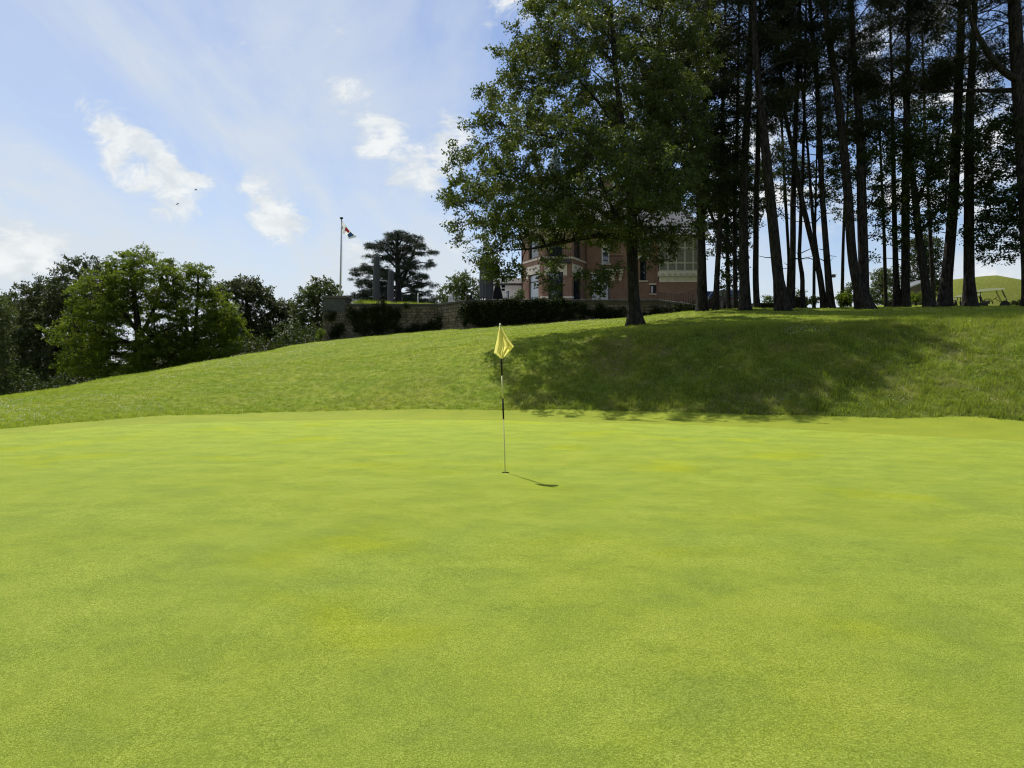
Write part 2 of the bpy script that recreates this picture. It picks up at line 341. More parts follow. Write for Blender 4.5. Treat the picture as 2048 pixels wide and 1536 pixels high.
    bp = T.new('ShaderNodeBump'); bp.inputs['Strength'].default_value = 0.10; bp.inputs['Distance'].default_value = 0.05; T.l.new(T.noise(obj_co(T), 1.4, 2), bp.inputs['Height']); T.l.new(bp.outputs[0], b.inputs['Normal']); M['glass'] = m
    M['pale_reflection'] = simple('pale_reflection_glass', (0.45, 0.50, 0.56), 0.15, 0.6, var=0.04)  # pale colour stands in for a reflection in the panes
    def stone(name, cols):
        m, T, b = mat_new(name); co = pos(T)
        oi = T.new('ShaderNodeObjectInfo').outputs['Random']
        n = T.noise(co, 5, 6, 0.65, 0.3); n0 = T.noise(co, 0.9, 3, 0.5)
        c = T.mix(oi, cols[0], cols[1]); c = T.mix(T.ramp(n, 0.35, 0.7, True, 0, 0.7), c, cols[2]); c = T.mix(T.ramp(n0, 0.5, 0.75, True, 0, 0.6), c, cols[3])
        T.l.new(c, b.inputs['Base Color']); b.inputs['Roughness'].default_value = 0.92; b.inputs['Specular IOR Level'].default_value = 0.15
        bp = T.new('ShaderNodeBump'); bp.inputs['Strength'].default_value = 0.9; bp.inputs['Distance'].default_value = 0.04; T.l.new(n, bp.inputs['Height']); T.l.new(bp.outputs[0], b.inputs['Normal']); return m
    M['stone'] = stone('rubble_stone', ((0.165, 0.135, 0.105), (0.070, 0.060, 0.050), (0.205, 0.172, 0.135), (0.045, 0.040, 0.032)))
    M['mortar'] = stone('wall_mortar', ((0.085, 0.072, 0.056), (0.085, 0.072, 0.056), (0.12, 0.10, 0.075), (0.05, 0.045, 0.035)))
    M['coping'] = stone('dark_coping', ((0.075, 0.072, 0.066), (0.055, 0.053, 0.050), (0.10, 0.095, 0.085), (0.04, 0.045, 0.03)))
    M['blue_stone'] = stone('weathered_bluestone', ((0.062, 0.064, 0.068), (0.055, 0.058, 0.062), (0.09, 0.09, 0.088), (0.028, 0.030, 0.028)))
    M['paving'] = simple('terrace_paving', (0.22, 0.21, 0.19), 0.85, 0.2, var=0.15, scale=3)
    # fabrics and paint
    M['grey_cloth'] = simple('grey_parasol_cloth', (0.066, 0.071, 0.080), 0.85, 0.15, var=0.12, scale=5, bump=0.2)
    M['pale_cloth'] = simple('pale_grey_cover', (0.42, 0.43, 0.44), 0.85, 0.15)
    M['black_cloth'] = simple('black_cover', (0.008, 0.008, 0.009), 0.8, 0.15)
    M['alu'] = simple('painted_flagpole', (0.42, 0.43, 0.45), 0.35, 0.5, 0.3)
    M['cart_roof'] = simple('beige_cart_roof', (0.88, 0.80, 0.63), 0.5, 0.4, var=0.05)
    M['cart_body'] = simple('dark_cart_body', (0.016, 0.017, 0.018), 0.6, 0.2, var=0.1)
    M['cart_seat'] = simple('stone_seat_vinyl', (0.06, 0.058, 0.054), 0.6, 0.3)
    M['rubber'] = simple('tyre_rubber', (0.015, 0.015, 0.015), 0.85, 0.2)
    M['rim'] = simple('steel_rim', (0.5, 0.5, 0.5), 0.35, 0.5, 0.6)
    m, T, b = mat_new('clear_screen'); b.inputs['Base Color'].default_value = (0.80, 0.82, 0.85, 1); b.inputs['Roughness'].default_value = 0.25; b.inputs['Transmission Weight'].default_value = 0.75; b.inputs['IOR'].default_value = 1.05; M['screen'] = m
    M['car_paint'] = simple('dark_car_paint', (0.012, 0.013, 0.015), 0.2, 0.6, var=0.05)
    M['sign_blue'] = simple('sign_blue', (0.035, 0.085, 0.26), 0.5, 0.3, var=0.08)
    M['sign_ink'] = simple('sign_ink', (0.03, 0.05, 0.10), 0.6, 0.3)
    M['wood'] = simple('weathered_wood', (0.13, 0.10, 0.075), 0.85, 0.2, var=0.25, scale=4, bump=0.4)
    M['barrel'] = simple('barrel_wood', (0.040, 0.034, 0.028), 0.85, 0.2, var=0.2)
    M['bird'] = simple('bird_plumage', (0.14, 0.145, 0.15), 0.8, 0.15)
    M['clover'] = simple('clover_petals', (0.80, 0.79, 0.70), 0.8, 0.15, var=0.05)
    m, T, b = mat_new('yellow_flag_cloth'); co = obj_co(T); n = T.noise(co, 40, 3, 0.6)
    c = T.mix(n, (0.73, 0.68, 0.20), (0.79, 0.74, 0.26)); T.l.new(c, b.inputs['Base Color']); b.inputs['Roughness'].default_value = 0.7; b.inputs['Specular IOR Level'].default_value = 0.2
    tr = T.new('ShaderNodeBsdfTranslucent'); tr.inputs[0].default_value = (0.82, 0.76, 0.24, 1); mx = T.new('ShaderNodeMixShader'); mx.inputs[0].default_value = 0.55
    T.l.new(b.outputs[0], mx.inputs[1]); T.l.new(tr.outputs[0], mx.inputs[2]); T.l.new(mx.outputs[0], T.n['Material Output'].inputs[0]); M['flag_yellow'] = m
    def thin(name, col):
        m, T, b = mat_new(name); b.inputs['Base Color'].default_value = (*col, 1); b.inputs['Roughness'].default_value = 0.8
        tr = T.new('ShaderNodeBsdfTranslucent'); tr.inputs[0].default_value = (*col, 1); mx = T.new('ShaderNodeMixShader'); mx.inputs[0].default_value = 0.4
        T.l.new(b.outputs[0], mx.inputs[1]); T.l.new(tr.outputs[0], mx.inputs[2]); T.l.new(mx.outputs[0], T.n['Material Output'].inputs[0]); return m
    M['flag_white'] = thin('white_flag_cloth', (0.82, 0.83, 0.84)); M['flag_red'] = thin('red_flag_cloth', (0.42, 0.035, 0.045)); M['flag_blue'] = thin('blue_flag_cloth', (0.03, 0.10, 0.24))
    M['pole_black'] = simple('black_stick_band', (0.006, 0.008, 0.009), 0.5, 0.2); M['pole_yellow'] = simple('pale_stick', (0.52, 0.49, 0.22), 0.45, 0.4, var=0.05)
    return M
M = build_materials()

# ------------------------------------------------------------------ terrain
HOLE = Vector((X(1011, 10.33), 10.33, 0))
TCOL = {  # image column -> ground profile (depth, height) read from the slope's outline
    -900: [(13, 0), (20, .05), (35, -1.5), (60, -4), (140, -5)],
    -300: [(15, 0), (20, .15), (24, .1), (35, -1.5), (60, -4.5), (140, -5)],
    0: [(17.1, 0), (21, Z(816, 21)), (25, Z(793, 25)), (29, .2), (36, -.9), (60, -4.2), (140, -5)],
    224: [(19.2, 0), (24.5, Z(783, 24.5)), (31, Z(751, 31)), (36, .75), (42, 0), (60, -2.8), (140, -4)],
    448: [(21.6, 0), (28, Z(752, 28)), (36, Z(713, 36)), (41, 1.7), (47, 1.1), (62, -.8), (140, -3)],
    600: [(22.5, 0), (27, Z(755, 27)), (34, Z(705, 34)), (42, Z(684, 42)), (47, 2.7), (54, 2.0), (70, .5), (140, -2)],
    750: [(22.7, 0), (25.5, Z(755, 25.5)), (30, Z(716, 30)), (36, Z(688, 36)), (46.5, Z(669.5, 46.5)), (56, 3.5), (80, 3), (140, 2)],
    900: [(22.3, 0), (25, Z(752, 25)), (28.5, Z(705, 28.5)), (34, Z(676, 34)), (45, Z(659, 45)), (56, 4), (80, 4), (140, 3)],
    1000: [(22.2, 0), (27.0, Z(690, 27)), (34, Z(665, 34)), (44, Z(652, 44)), (56, 4.2), (80, 4.2), (140, 4)],
    1150: [(21.3, 0), (26.1, Z(674, 26.1)), (34, Z(655, 34)), (44, Z(641, 44)), (56, 4.5), (80, 4.5), (140, 4)],
    1272: [(20.9, 0), (25.5, Z(667, 25.5)), (30.5, Z(648, 30.5)), (36, Z(642, 36)), (44, Z(634, 44)), (56, 4.9), (80, 5), (140, 4)],
    1400: [(20.2, 0), (24.8, Z(662, 24.8)), (34, Z(634, 34)), (40, Z(618, 40)), (50, 5.15), (62, 5.5), (80, 5.5), (140, 5)],
    1500: [(19.6, 0), (24.2, Z(659, 24.2)), (34, Z(627, 34)), (40, Z(616, 40)), (50, 5.3), (62, 5.9), (80, 6), (140, 5)],
    1700: [(19.0, 0), (23.5, Z(655, 23.5)), (33, Z(625, 33)), (40, Z(615, 40)), (50, 5.3), (62, 6.5), (80, 7.0), (140, 6)],
    1830: [(18.5, 0), (22.9, Z(652, 22.9)), (33, Z(622, 33)), (40, Z(613, 40)), (50, 5.3), (63, 6.9), (80, 7.4), (140, 6)],
    2048: [(17.1, 0), (21.6, Z(645, 21.6)), (33, Z(616, 33)), (39, Z(611, 39)), (50, 5.2), (60, 5.6), (74, 6.2), (140, 6)],
    2500: [(14.5, 0), (20.5, 2.85), (33, 4.2), (39, 4.7), (60, 5.7), (80, 6.2), (140, 6)],
    3000: [(12.5, 0), (18.5, 2.8), (33, 4.2), (60, 5.7), (140, 6)]}
_D = np.arange(0, 140.01, 0.25); _U = np.linspace(-1.5, 1.5, 401)
def _smooth(a, sig, axis):
    k = np.arange(-int(4 * sig) - 1, int(4 * sig) + 2); w = np.exp(-k ** 2 / (2 * sig ** 2)); w /= w.sum()
    pad = [(0, 0), (0, 0)]; pad[axis] = (len(k) // 2, len(k) // 2)
    return np.apply_along_axis(lambda r: np.convolve(r, w, 'valid'), axis, np.pad(a, pad, 'edge'))
_cp = sorted(TCOL); _ct = []
for c_ in _cp:
    ds = [p[0] for p in TCOL[c_]]; zs = [p[1] for p in TCOL[c_]]
    _ct.append(np.interp(_D, [0] + ds, [0] + zs))
_ct = np.array(_ct); _cu = (np.array(_cp) - 1024) / F
_TAB = np.array([np.interp(_U, _cu, _ct[:, j]) for j in range(len(_D))]).T
_TAB = _smooth(_smooth(_TAB, 2.1, 1), 5.0, 0)
_TAB = np.where(_TAB < 0, _TAB, np.maximum(_TAB - 0.012, 0))
def gz(x, y):
    x = np.asarray(x, dtype=float); y = np.asarray(y, dtype=float)
    yy = np.clip(y, 0.5, 139.5); u = np.clip(x / np.maximum(yy, 6.0), -1.48, 1.48)
    fu = (u + 1.5) / 3.0 * 400; fd = yy / 0.25
    iu = np.clip(fu.astype(int), 0, 399); idd = np.clip(fd.astype(int), 0, len(_D) - 2); a = fu - iu; b = fd - idd
    z = (_TAB[iu, idd] * (1 - a) * (1 - b) + _TAB[iu + 1, idd] * a * (1 - b) + _TAB[iu, idd + 1] * (1 - a) * b + _TAB[iu + 1, idd + 1] * a * b)
    r2 = ((x - 58) ** 2 + (y - 86) ** 2) / 12.0 ** 2
    z = z + 5.6 * np.clip(1 - r2, 0, 1) ** 0.9
    lump = 0.035 * np.sin(x * 1.1 + 0.7 * np.sin(y * 0.9)) * np.sin(y * 1.3 + 0.5) + 0.025 * np.sin(x * 2.7 + y * 1.9) * np.sin(y * 2.3 - x * 0.8)
    rough = np.clip((y - 20) / 4, 0, 1)
    z = z + lump * rough + 0.012 * np.sin(x * 0.55 + 1) * np.sin(y * 0.47) * (1 - rough)
    far = np.clip((np.hypot(x, y) - 150) / 150, 0, 1)
    return z * (1 - far) - 14.0 * far
def g1(x, y): return float(gz(x, y))

def closed_curve(pts, n=720):
    """radius of a closed smooth outline as a function of the angle round the hole"""
    a = np.array([math.atan2(p[1] - HOLE.y, p[0] - HOLE.x) for p in pts]); r = np.array([math.hypot(p[0] - HOLE.x, p[1] - HOLE.y) for p in pts])
    o = np.argsort(a); a = a[o]; r = r[o]
    t = np.linspace(-math.pi, math.pi, n, endpoint=False)
    rr = np.interp(t, np.concatenate([a - 2 * math.pi, a, a + 2 * math.pi]), np.tile(r, 3))
    k = np.exp(-np.arange(-14, 15) ** 2 / (2 * 4.0 ** 2)); k /= k.sum()
    return t, np.convolve(np.pad(rr, 14, 'wrap'), k, 'valid')
def gd(py): return EYE * F / (py - YH)
inner_px = [(0, 871), (130, 861), (239, 852), (444, 845), (580, 842), (700, 840), (860, 840), (900, 840), (1050, 843), (1193, 847), (1350, 850), (1500, 854), (1620, 860), (1741, 867), (1900, 876), (2048, 884)]
outer_px = [(0, 860), (90, 853), (171, 846), (342, 835.5), (513, 829), (700, 825), (900, 827), (1050, 829), (1193, 832), (1350, 836), (1500, 841), (1741, 846), (1900, 851), (2048, 858)]
inner = [(X(a, gd(b)), gd(b)) for a, b in inner_px] + [(12.2, 10), (12.0, 5), (9, -1), (3, -4), (-4, -4), (-10, 0), (-13, 6), (-13.4, 11)]
outer = [(X(a, gd(b)), gd(b)) for a, b in outer_px] + [(14.6, 12), (14.4, 6), (11, -2.4), (3, -5.6), (-5, -5.6), (-12, -1), (-15.2, 5), (-15.2, 11)]
CT, RI = closed_curve(inner); _, RO = closed_curve(outer)
def outer_s(x, y):
    a = np.arctan2(y - HOLE.y, x - HOLE.x); return np.hypot(x - HOLE.x, y - HOLE.y) / np.interp(a, CT, RO, period=2 * math.pi)

def build_ground():
    xs = np.concatenate([-np.geomspace(30, 1500, 45)[::-1], np.arange(-29.6, 45, 0.4), np.geomspace(45.2, 1500, 45)])
    ys = np.concatenate([-np.geomspace(10, 800, 25)[::-1], np.arange(-9.5, 14, 0.8), np.arange(14, 52, 0.33), np.arange(52, 110, 1.0), np.geomspace(111, 2500, 45)])
    XX, YY = np.meshgrid(xs, ys); ZZ = gz(XX, YY)
    s = outer_s(XX, YY); ZZ = ZZ - 0.22 * np.clip((1.0 - s) / 0.06, 0, 1)
    nx, ny = len(xs), len(ys); idx = np.arange(nx * ny).reshape(ny, nx)
    f = np.stack([idx[:-1, :-1], idx[:-1, 1:], idx[1:, 1:], idx[1:, :-1]], -1).reshape(-1, 4)
    o = link('ground', np_mesh('ground', np.stack([XX, YY, ZZ], -1), [f], True), M['turf']); tag(o, kind='structure')
    # putting green: rings growing out of the hole
    sc = np.concatenate([[0.0], np.geomspace(0.004, 0.06, 10), np.linspace(0.08, 1, 40)])
    ang = np.linspace(-math.pi, math.pi, 180, endpoint=False); ri = np.interp(ang, CT, RI, period=2 * math.pi); ro = np.interp(ang, CT, RO, period=2 * math.pi)
    rr = 0.054 + np.outer(sc, ri - 0.054); gx = HOLE.x + rr * np.cos(ang); gy = HOLE.y + rr * np.sin(ang); g = gz(gx, gy) + 0.010
    def ringfaces(nr, na):
        i = np.arange(nr * na).reshape(nr, na); j = np.roll(i, -1, 1)
        return np.stack([i[:-1], i[1:], j[1:], j[:-1]], -1).reshape(-1, 4)
    o = link('putting_green', np_mesh('putting_green', np.stack([gx, gy, g], -1), [ringfaces(len(sc), 180)], True), M['green']); tag(o, kind='structure')
    sc2 = np.linspace(0, 1, 8); rr = (ri * 0.995)[None] + np.outer(sc2, ro * 1.006 - ri * 0.995); gx = HOLE.x + rr * np.cos(ang); gy = HOLE.y + rr * np.sin(ang)
    o = link('fringe', np_mesh('fringe', np.stack([gx, gy, gz(gx, gy) + 0.005], -1), [ringfaces(8, 180)], True), M['fringe']); tag(o, kind='structure')

def build_grass():
    r = np.random.default_rng(11)
    def scatter(n, d0, d1, u0=-0.95, u1=1.02, power=1.0):
        d = d0 + (d1 - d0) * r.random(n) ** power; u = u0 + (u1 - u0) * r.random(n); return u * d, d
    ph = [(r.random() * 6.28, 6.28 / r.uniform(.22, .9), r.random() * 6.28) for _ in range(14)]
    def lumps(x, y): q = sum(np.sin((x * math.cos(a) + y * math.sin(a)) * k + b) for a, k, b in ph) / 14 ** .5; return np.clip(1 + .75 * q, .25, 2.6)
    def blades(x, y, h, w):
        n = len(x); z = gz(x, y); a = r.random(n) * 2 * math.pi; lean = r.normal(0, 0.45, (n, 2)) * h[:, None]
        dx, dy = np.cos(a) * w / 2, np.sin(a) * w / 2
        v = np.empty((n, 3, 3)); v[:, 0] = np.stack([x - dx, y - dy, z - 0.01], -1); v[:, 1] = np.stack([x + dx, y + dy, z - 0.01], -1); v[:, 2] = np.stack([x + lean[:, 0], y + lean[:, 1], z + h], -1)
        return v
    out = []
    x, y = scatter(490000, 15.0, 31, power=1.15); k = outer_s(x, y) > 1.0; x, y = x[k], y[k]
    tall = np.clip((x + 1) / 5, 0, 1) * np.clip((26.8 - y) / 2, 0, 1)              # the bank on the right is left long
    patch = 0.6 + 0.8 * (0.5 + 0.5 * np.sin(x * 1.9 + np.sin(y * 2.1)) * np.sin(y * 1.7 + 1.3 * np.sin(x)))
    h = (0.030 + 0.045 * tall * patch + 0.02 * np.clip((1.12 - outer_s(x, y)) / .1, 0, 1)) * r.uniform(0.4, 1.6, len(x)) * lumps(x, y); out.append(blades(x, y, h, 0.014 + 0.012 * r.random(len(x))))
    x, y = scatter(180000, 30, 47, power=1.0); h = 0.032 * r.uniform(0.5, 1.6, len(x)) * lumps(x, y); out.append(blades(x, y, h, 0.018 + 0.012 * r.random(len(x))))
    v = np.concatenate(out); f = np.arange(len(v) * 3).reshape(-1, 3)
    o = link('rough_grass', np_mesh('rough_grass', v, [f]), M['blade']); tag(o, 'short rough grass covering the hillside and the bank behind the green', 'grass', kind='stuff')
    # taller ragged tufts along the bank
    cx, cy = scatter(1150, 16, 27, -0.02, 1.02); k = outer_s(cx, cy) > 1.02; cx, cy = cx[k], cy[k]
    x = np.repeat(cx, 60) + r.normal(0, 0.13, len(cx) * 60); y = np.repeat(cy, 60) + r.normal(0, 0.13, len(cx) * 60); k = outer_s(x, y) > 1.003; x, y = x[k], y[k]
    v = blades(x, y, r.uniform(0.06, 0.19, len(x)) * np.repeat(r.uniform(.5, 1.3, len(cx)), 60)[k], r.uniform(0.008, 0.016, len(x)))
    o = link('grass_tufts', np_mesh('grass_tufts', v, [np.arange(len(v) * 3).reshape(-1, 3)]), M['blade']); tag(o, 'longer ragged grass tufts on the steep shaded bank', 'grass', kind='stuff')
    # white clover heads, in drifts
    P_ = []
    def drift(px0, px1, d0, d1, n, clumped=True):
        d = r.uniform(d0, d1, n * 3); px = r.uniform(px0, px1, n * 3); x = X(px, d); y = d
        w = 0.5 + 0.5 * np.sin(x * 0.9 + 1.7 * np.sin(y * 0.6)) * np.sin(y * 0.8 + 0.4 * x); k = (r.random(n * 3) < w ** 2 if clumped else r.random(n * 3) < 0.35) & (outer_s(x, y) > 1.02)
        P_.append(np.stack([x[k], y[k]], -1)[:n])
    drift(-20, 330, 17.3, 24, 900); drift(100, 700, 28, 43, 900); drift(300, 760, 24, 36, 450); drift(600, 1230, 36, 44, 900); drift(760, 1000, 23, 33, 120); drift(1200, 1420, 34, 41, 130, False)
    drift(1570, 1660, 23.6, 25.0, 110, False); drift(1850, 1960, 23.0, 26, 45, False); drift(1800, 2048, 18.2, 23, 90); drift(1420, 2048, 27, 38, 110, False); drift(1150, 2048, 19.3, 22, 60)
    p = np.concatenate(P_); n = len(p); s = r.uniform(0.008, 0.016, n); z = gz(p[:, 0], p[:, 1]) + r.uniform(0.02, 0.06, n)
    octa = np.array([[1, 0, 0], [0, 1, 0], [-1, 0, 0], [0, -1, 0], [0, 0, 1], [0, 0, -.6]]); of = np.array([[0, 1, 4], [1, 2, 4], [2, 3, 4], [3, 0, 4], [1, 0, 5], [2, 1, 5], [3, 2, 5], [0, 3, 5]])
    v = np.stack([p[:, 0], p[:, 1], z], -1)[:, None] + octa[None] * s[:, None, None]; f = (of[None] + 6 * np.arange(n)[:, None, None]).reshape(-1, 3)
    o = link('clover_flowers', np_mesh('clover_flowers', v, [f]), M['clover']); tag(o, 'small white clover flowers sprinkled over the rough grass', 'flowers', kind='stuff')

build_ground(); build_grass()

# ------------------------------------------------------------------ trees
def tubes_np(paths):
    V, Fq, off = [], [], 0
    for pts, rad, n in paths:
        pts = np.asarray(pts, float); k = len(pts); t = np.gradient(pts, axis=0); t /= np.linalg.norm(t, axis=1)[:, None] + 1e-9
        ref = np.where(np.abs(t[:, 2:3]) > 0.85, np.array([[1.0, 0.2, 0]]), np.array([[0, 0, 1.0]])); a = np.cross(t, ref); a /= np.linalg.norm(a, axis=1)[:, None] + 1e-9; b = np.cross(t, a)
        q = np.arange(n) / n * 2 * math.pi
        V.append((pts[:, None] + (a[:, None] * np.cos(q)[None, :, None] + b[:, None] * np.sin(q)[None, :, None]) * np.asarray(rad)[:, None, None]).reshape(-1, 3))
        i = off + np.arange(k * n).reshape(k, n); j = np.roll(i, -1, 1); Fq.append(np.stack([i[:-1], j[:-1], j[1:], i[1:]], -1).reshape(-1, 4)); off += k * n
    return np.concatenate(V), np.concatenate(Fq)

def resample(pts, rad, step):
    pts = np.asarray(pts, float); rad = np.asarray(rad, float); L = np.concatenate([[0], np.cumsum(np.linalg.norm(np.diff(pts, axis=0), axis=1))])
    n = max(3, int(L[-1] / step) + 1); s = np.linspace(0, L[-1], n)
    p = np.stack([np.interp(s, L, pts[:, k]) for k in range(3)], -1)
    if n > 4:
        for _ in range(2): p[1:-1] = 0.5 * p[1:-1] + 0.25 * (p[:-2] + p[2:])
    return p, np.interp(s, L, rad)

def gap_field(r, lo=1.7, hi=3.6, k=9):
    w = r.normal(size=(k, 3)); w /= np.linalg.norm(w, axis=1)[:, None]; w *= (2 * math.pi / r.uniform(lo, hi, k))[:, None]; ph = r.random(k) * 6.28
    return lambda p: float(np.sin(w @ p + ph).sum() / math.sqrt(k / 2))
def clump_points(r, ells, n, spacing, shell=0.55, thr=-0.35):
    """points spread through a union of ellipsoids (centre, radii), denser towards the outside"""
    vol = np.array([e[1][0] * e[1][1] * e[1][2] for e in ells]) ** 0.75; vol /= vol.sum(); out = []; tries = 0; gf = gap_field(r)
    while len(out) < n and tries < n * 30:
        tries += 1; c, rad = ells[r.choice(len(ells), p=vol)]
        d = r.normal(size=3); d /= np.linalg.norm(d); s = r.uniform(shell, 1.0) if r.random() < 0.72 else r.random() ** 0.33
        p = np.array(c) + d * s * np.array(rad)
        if gf(p) < thr: continue
        if all(abs(p[0] - q[0]) > spacing or np.sum((p - q) ** 2) > spacing ** 2 for q in out): out.append(p)
    return np.array(out)

def grow(r, stems, targets, tip=0.014, droop=0.0, climb=0.6, sides=5):
    """stems: [(pts, rad)] explicit limbs; every target clump is reached by a curved branch from the nearest wood"""
    paths = []; nodes = []; rads = []
    for i, (p, rad) in enumerate(stems):
        pp, rr = resample(p, rad, 0.45); paths.append((pp, rr, 10 if i == 0 else 7)); st = int(len(pp) * 0.25) if i == 0 else 0
        nodes.append(pp[st:]); rads.append(rr[st:])
    N = np.concatenate(nodes); R = np.concatenate(rads); base = stems[0][0][0]
    order = np.argsort([np.min(np.linalg.norm(N - t, axis=1)) for t in targets])
    for oi in order:
        t = targets[oi]; d = np.linalg.norm(N - t, axis=1); pen = d + climb * np.maximum(0, N[:, 2] - t[2] + 0.25 * d) + 0.02 / (R + 0.004)
        k = int(np.argmin(pen)); n0 = N[k]; L = np.linalg.norm(t - n0)
        if L < 0.15: continue
        m = max(3, int(L / 0.5) + 2); s = np.linspace(0, 1, m)[:, None]
        side = r.normal(0, 0.10, 3) * L; side[2] += (0.12 - droop) * L
        p = n0 + (t - n0) * s + side * (4 * s * (1 - s)) + r.normal(0, 0.03, (m, 3)) * L * np.sqrt(s * (1 - s))
        r0 = min(R[k] * 0.75, tip + 0.014 * L); rr = np.linspace(r0, tip * 0.6, m)
        paths.append((p, rr, sides if r0 > 0.03 else 4)); N = np.concatenate([N, p[1:]]); R = np.concatenate([R, rr[1:]])
    return paths

def leaf_quads(p, t, nrm, L, W, fold=0.25):
    t = t / (np.linalg.norm(t, axis=1)[:, None] + 1e-9); b = np.cross(nrm, t); b /= np.linalg.norm(b, axis=1)[:, None] + 1e-9; n2 = np.cross(t, b)
    v = np.empty((len(p), 4, 3)); L = L[:, None]; W = W[:, None]
    v[:, 0] = p - t * L * 0.5; v[:, 2] = p + t * L * 0.5; v[:, 1] = p + b * W * 0.5 + n2 * W * fold + t * L * 0.08; v[:, 3] = p - b * W * 0.5 + n2 * W * fold + t * L * 0.08
    return v
def foliage(r, clumps, nleaf, rad, size, twigs=9, flat=0.75, width=0.62, upbias=0.7, along=0.35, jit=0.10):
    """leaves set along short twigs that radiate from each clump"""
    n = len(clumps); cr = rad * r.uniform(0.65, 1.25, n)
    td = r.normal(size=(n, twigs, 3)); td /= np.linalg.norm(td, axis=2)[..., None]; td[..., 2] *= flat
    tl = cr[:, None] * r.uniform(0.5, 1.1, (n, twigs))
    ci = np.repeat(np.arange(n), nleaf); ti = r.integers(0, twigs, n * nleaf); u = along + (1 - along) * r.random(n * nleaf) ** 0.8
    base = td[ci, ti]; p = clumps[ci] + base * (tl[ci, ti] * u)[:, None] + r.normal(0, jit, (n * nleaf, 3)) * np.array([1, 1, 0.8])
    nrm = r.normal(size=(n * nleaf, 3)); nrm[:, 2] += upbias * 1.2; t = base * 0.6 + r.normal(0, 0.7, (n * nleaf, 3)); t[:, 2] -= 0.15
    s = size * r.uniform(0.65, 1.3, n * nleaf); V = leaf_quads(p, t, nrm, s, s * width)
    tw = [(np.stack([clumps[i], clumps[i] + td[i, j] * tl[i, j]]), np.array([0.008, 0.003]), 3) for i in range(n) for j in range(min(twigs, 5))]
    return V, tw
def needles(r, clumps, ntuft, rad, length, width=0.022, blades=5, flat=0.5, down=0.0):
    n = len(clumps); ci = np.repeat(np.arange(n), ntuft); d = r.normal(size=(n * ntuft, 3)); d /= np.linalg.norm(d, axis=1)[:, None]
    p = clumps[ci] + d * (rad * r.uniform(0.2, 1.05, (n * ntuft, 1))) * np.array([1, 1, flat]); p = np.repeat(p, blades, 0); m = len(p)
    t = np.repeat(d, blades, 0) * 0.5 + r.normal(0, 0.75, (m, 3)); t[:, 2] += 0.15 - down; t /= np.linalg.norm(t, axis=1)[:, None]; b = np.cross(t, r.normal(size=(m, 3))); b /= np.linalg.norm(b, axis=1)[:, None]
    L = length * r.uniform(0.7, 1.25, (m, 1)); v = np.empty((m, 3, 3)); v[:, 0] = p - b * width / 2; v[:, 1] = p + b * width / 2; v[:, 2] = p + t * L
    return v

def tree_object(name, label, base, paths, leaves, bark, leafmat, group=None, cat='tree', twigs=()):
    root = empty(name, base); tag(root, label, cat, group); B = np.array(base)
    v, f = tubes_np(list(paths) + list(twigs)); link('trunk', np_mesh('trunk', v - B, [f], True), bark, root)
    k = leaves.shape[1]; lv = (leaves - B).reshape(-1, 3); o = link('crown', np_mesh('crown', lv, [np.arange(len(lv)).reshape(-1, k)]), leafmat, root)
    return root

def ell(px, py, d, rx, ry, rd): return (tuple(P(px, py, d)), (rx / F * d, rd, ry / F * d))
def stem_px(pts, d, dd=None):
    """pts: (px, py, width px[, depth offset]) up the stem"""
    out, rad = [], []
    for q in pts:
        dq = d + (q[3] if len(q) > 3 else 0); out.append(tuple(P(q[0], q[1], dq))); rad.append(q[2] / 2 / F * dq)
    return (np.array(out), np.array(rad))
def root_flare(stem, amount=1.7, h=0.55):
    """widen the foot of a stem and sink it into the ground"""
    p, r_ = stem; b = p[0].copy(); b[2] = g1(b[0], b[1]); p = p.copy(); p[0] = b; d = p[1] - p[0]; d /= np.linalg.norm(d)
    pts = np.concatenate([[b - d * 0.25, b, b + d * h * 0.45, b + d * h], p[1:]]); rad = np.concatenate([[r_[0] * amount * 1.15, r_[0] * amount, r_[0] * (1 + (amount - 1) * .35), r_[0] * 1.04], r_[1:]])
    return pts, rad

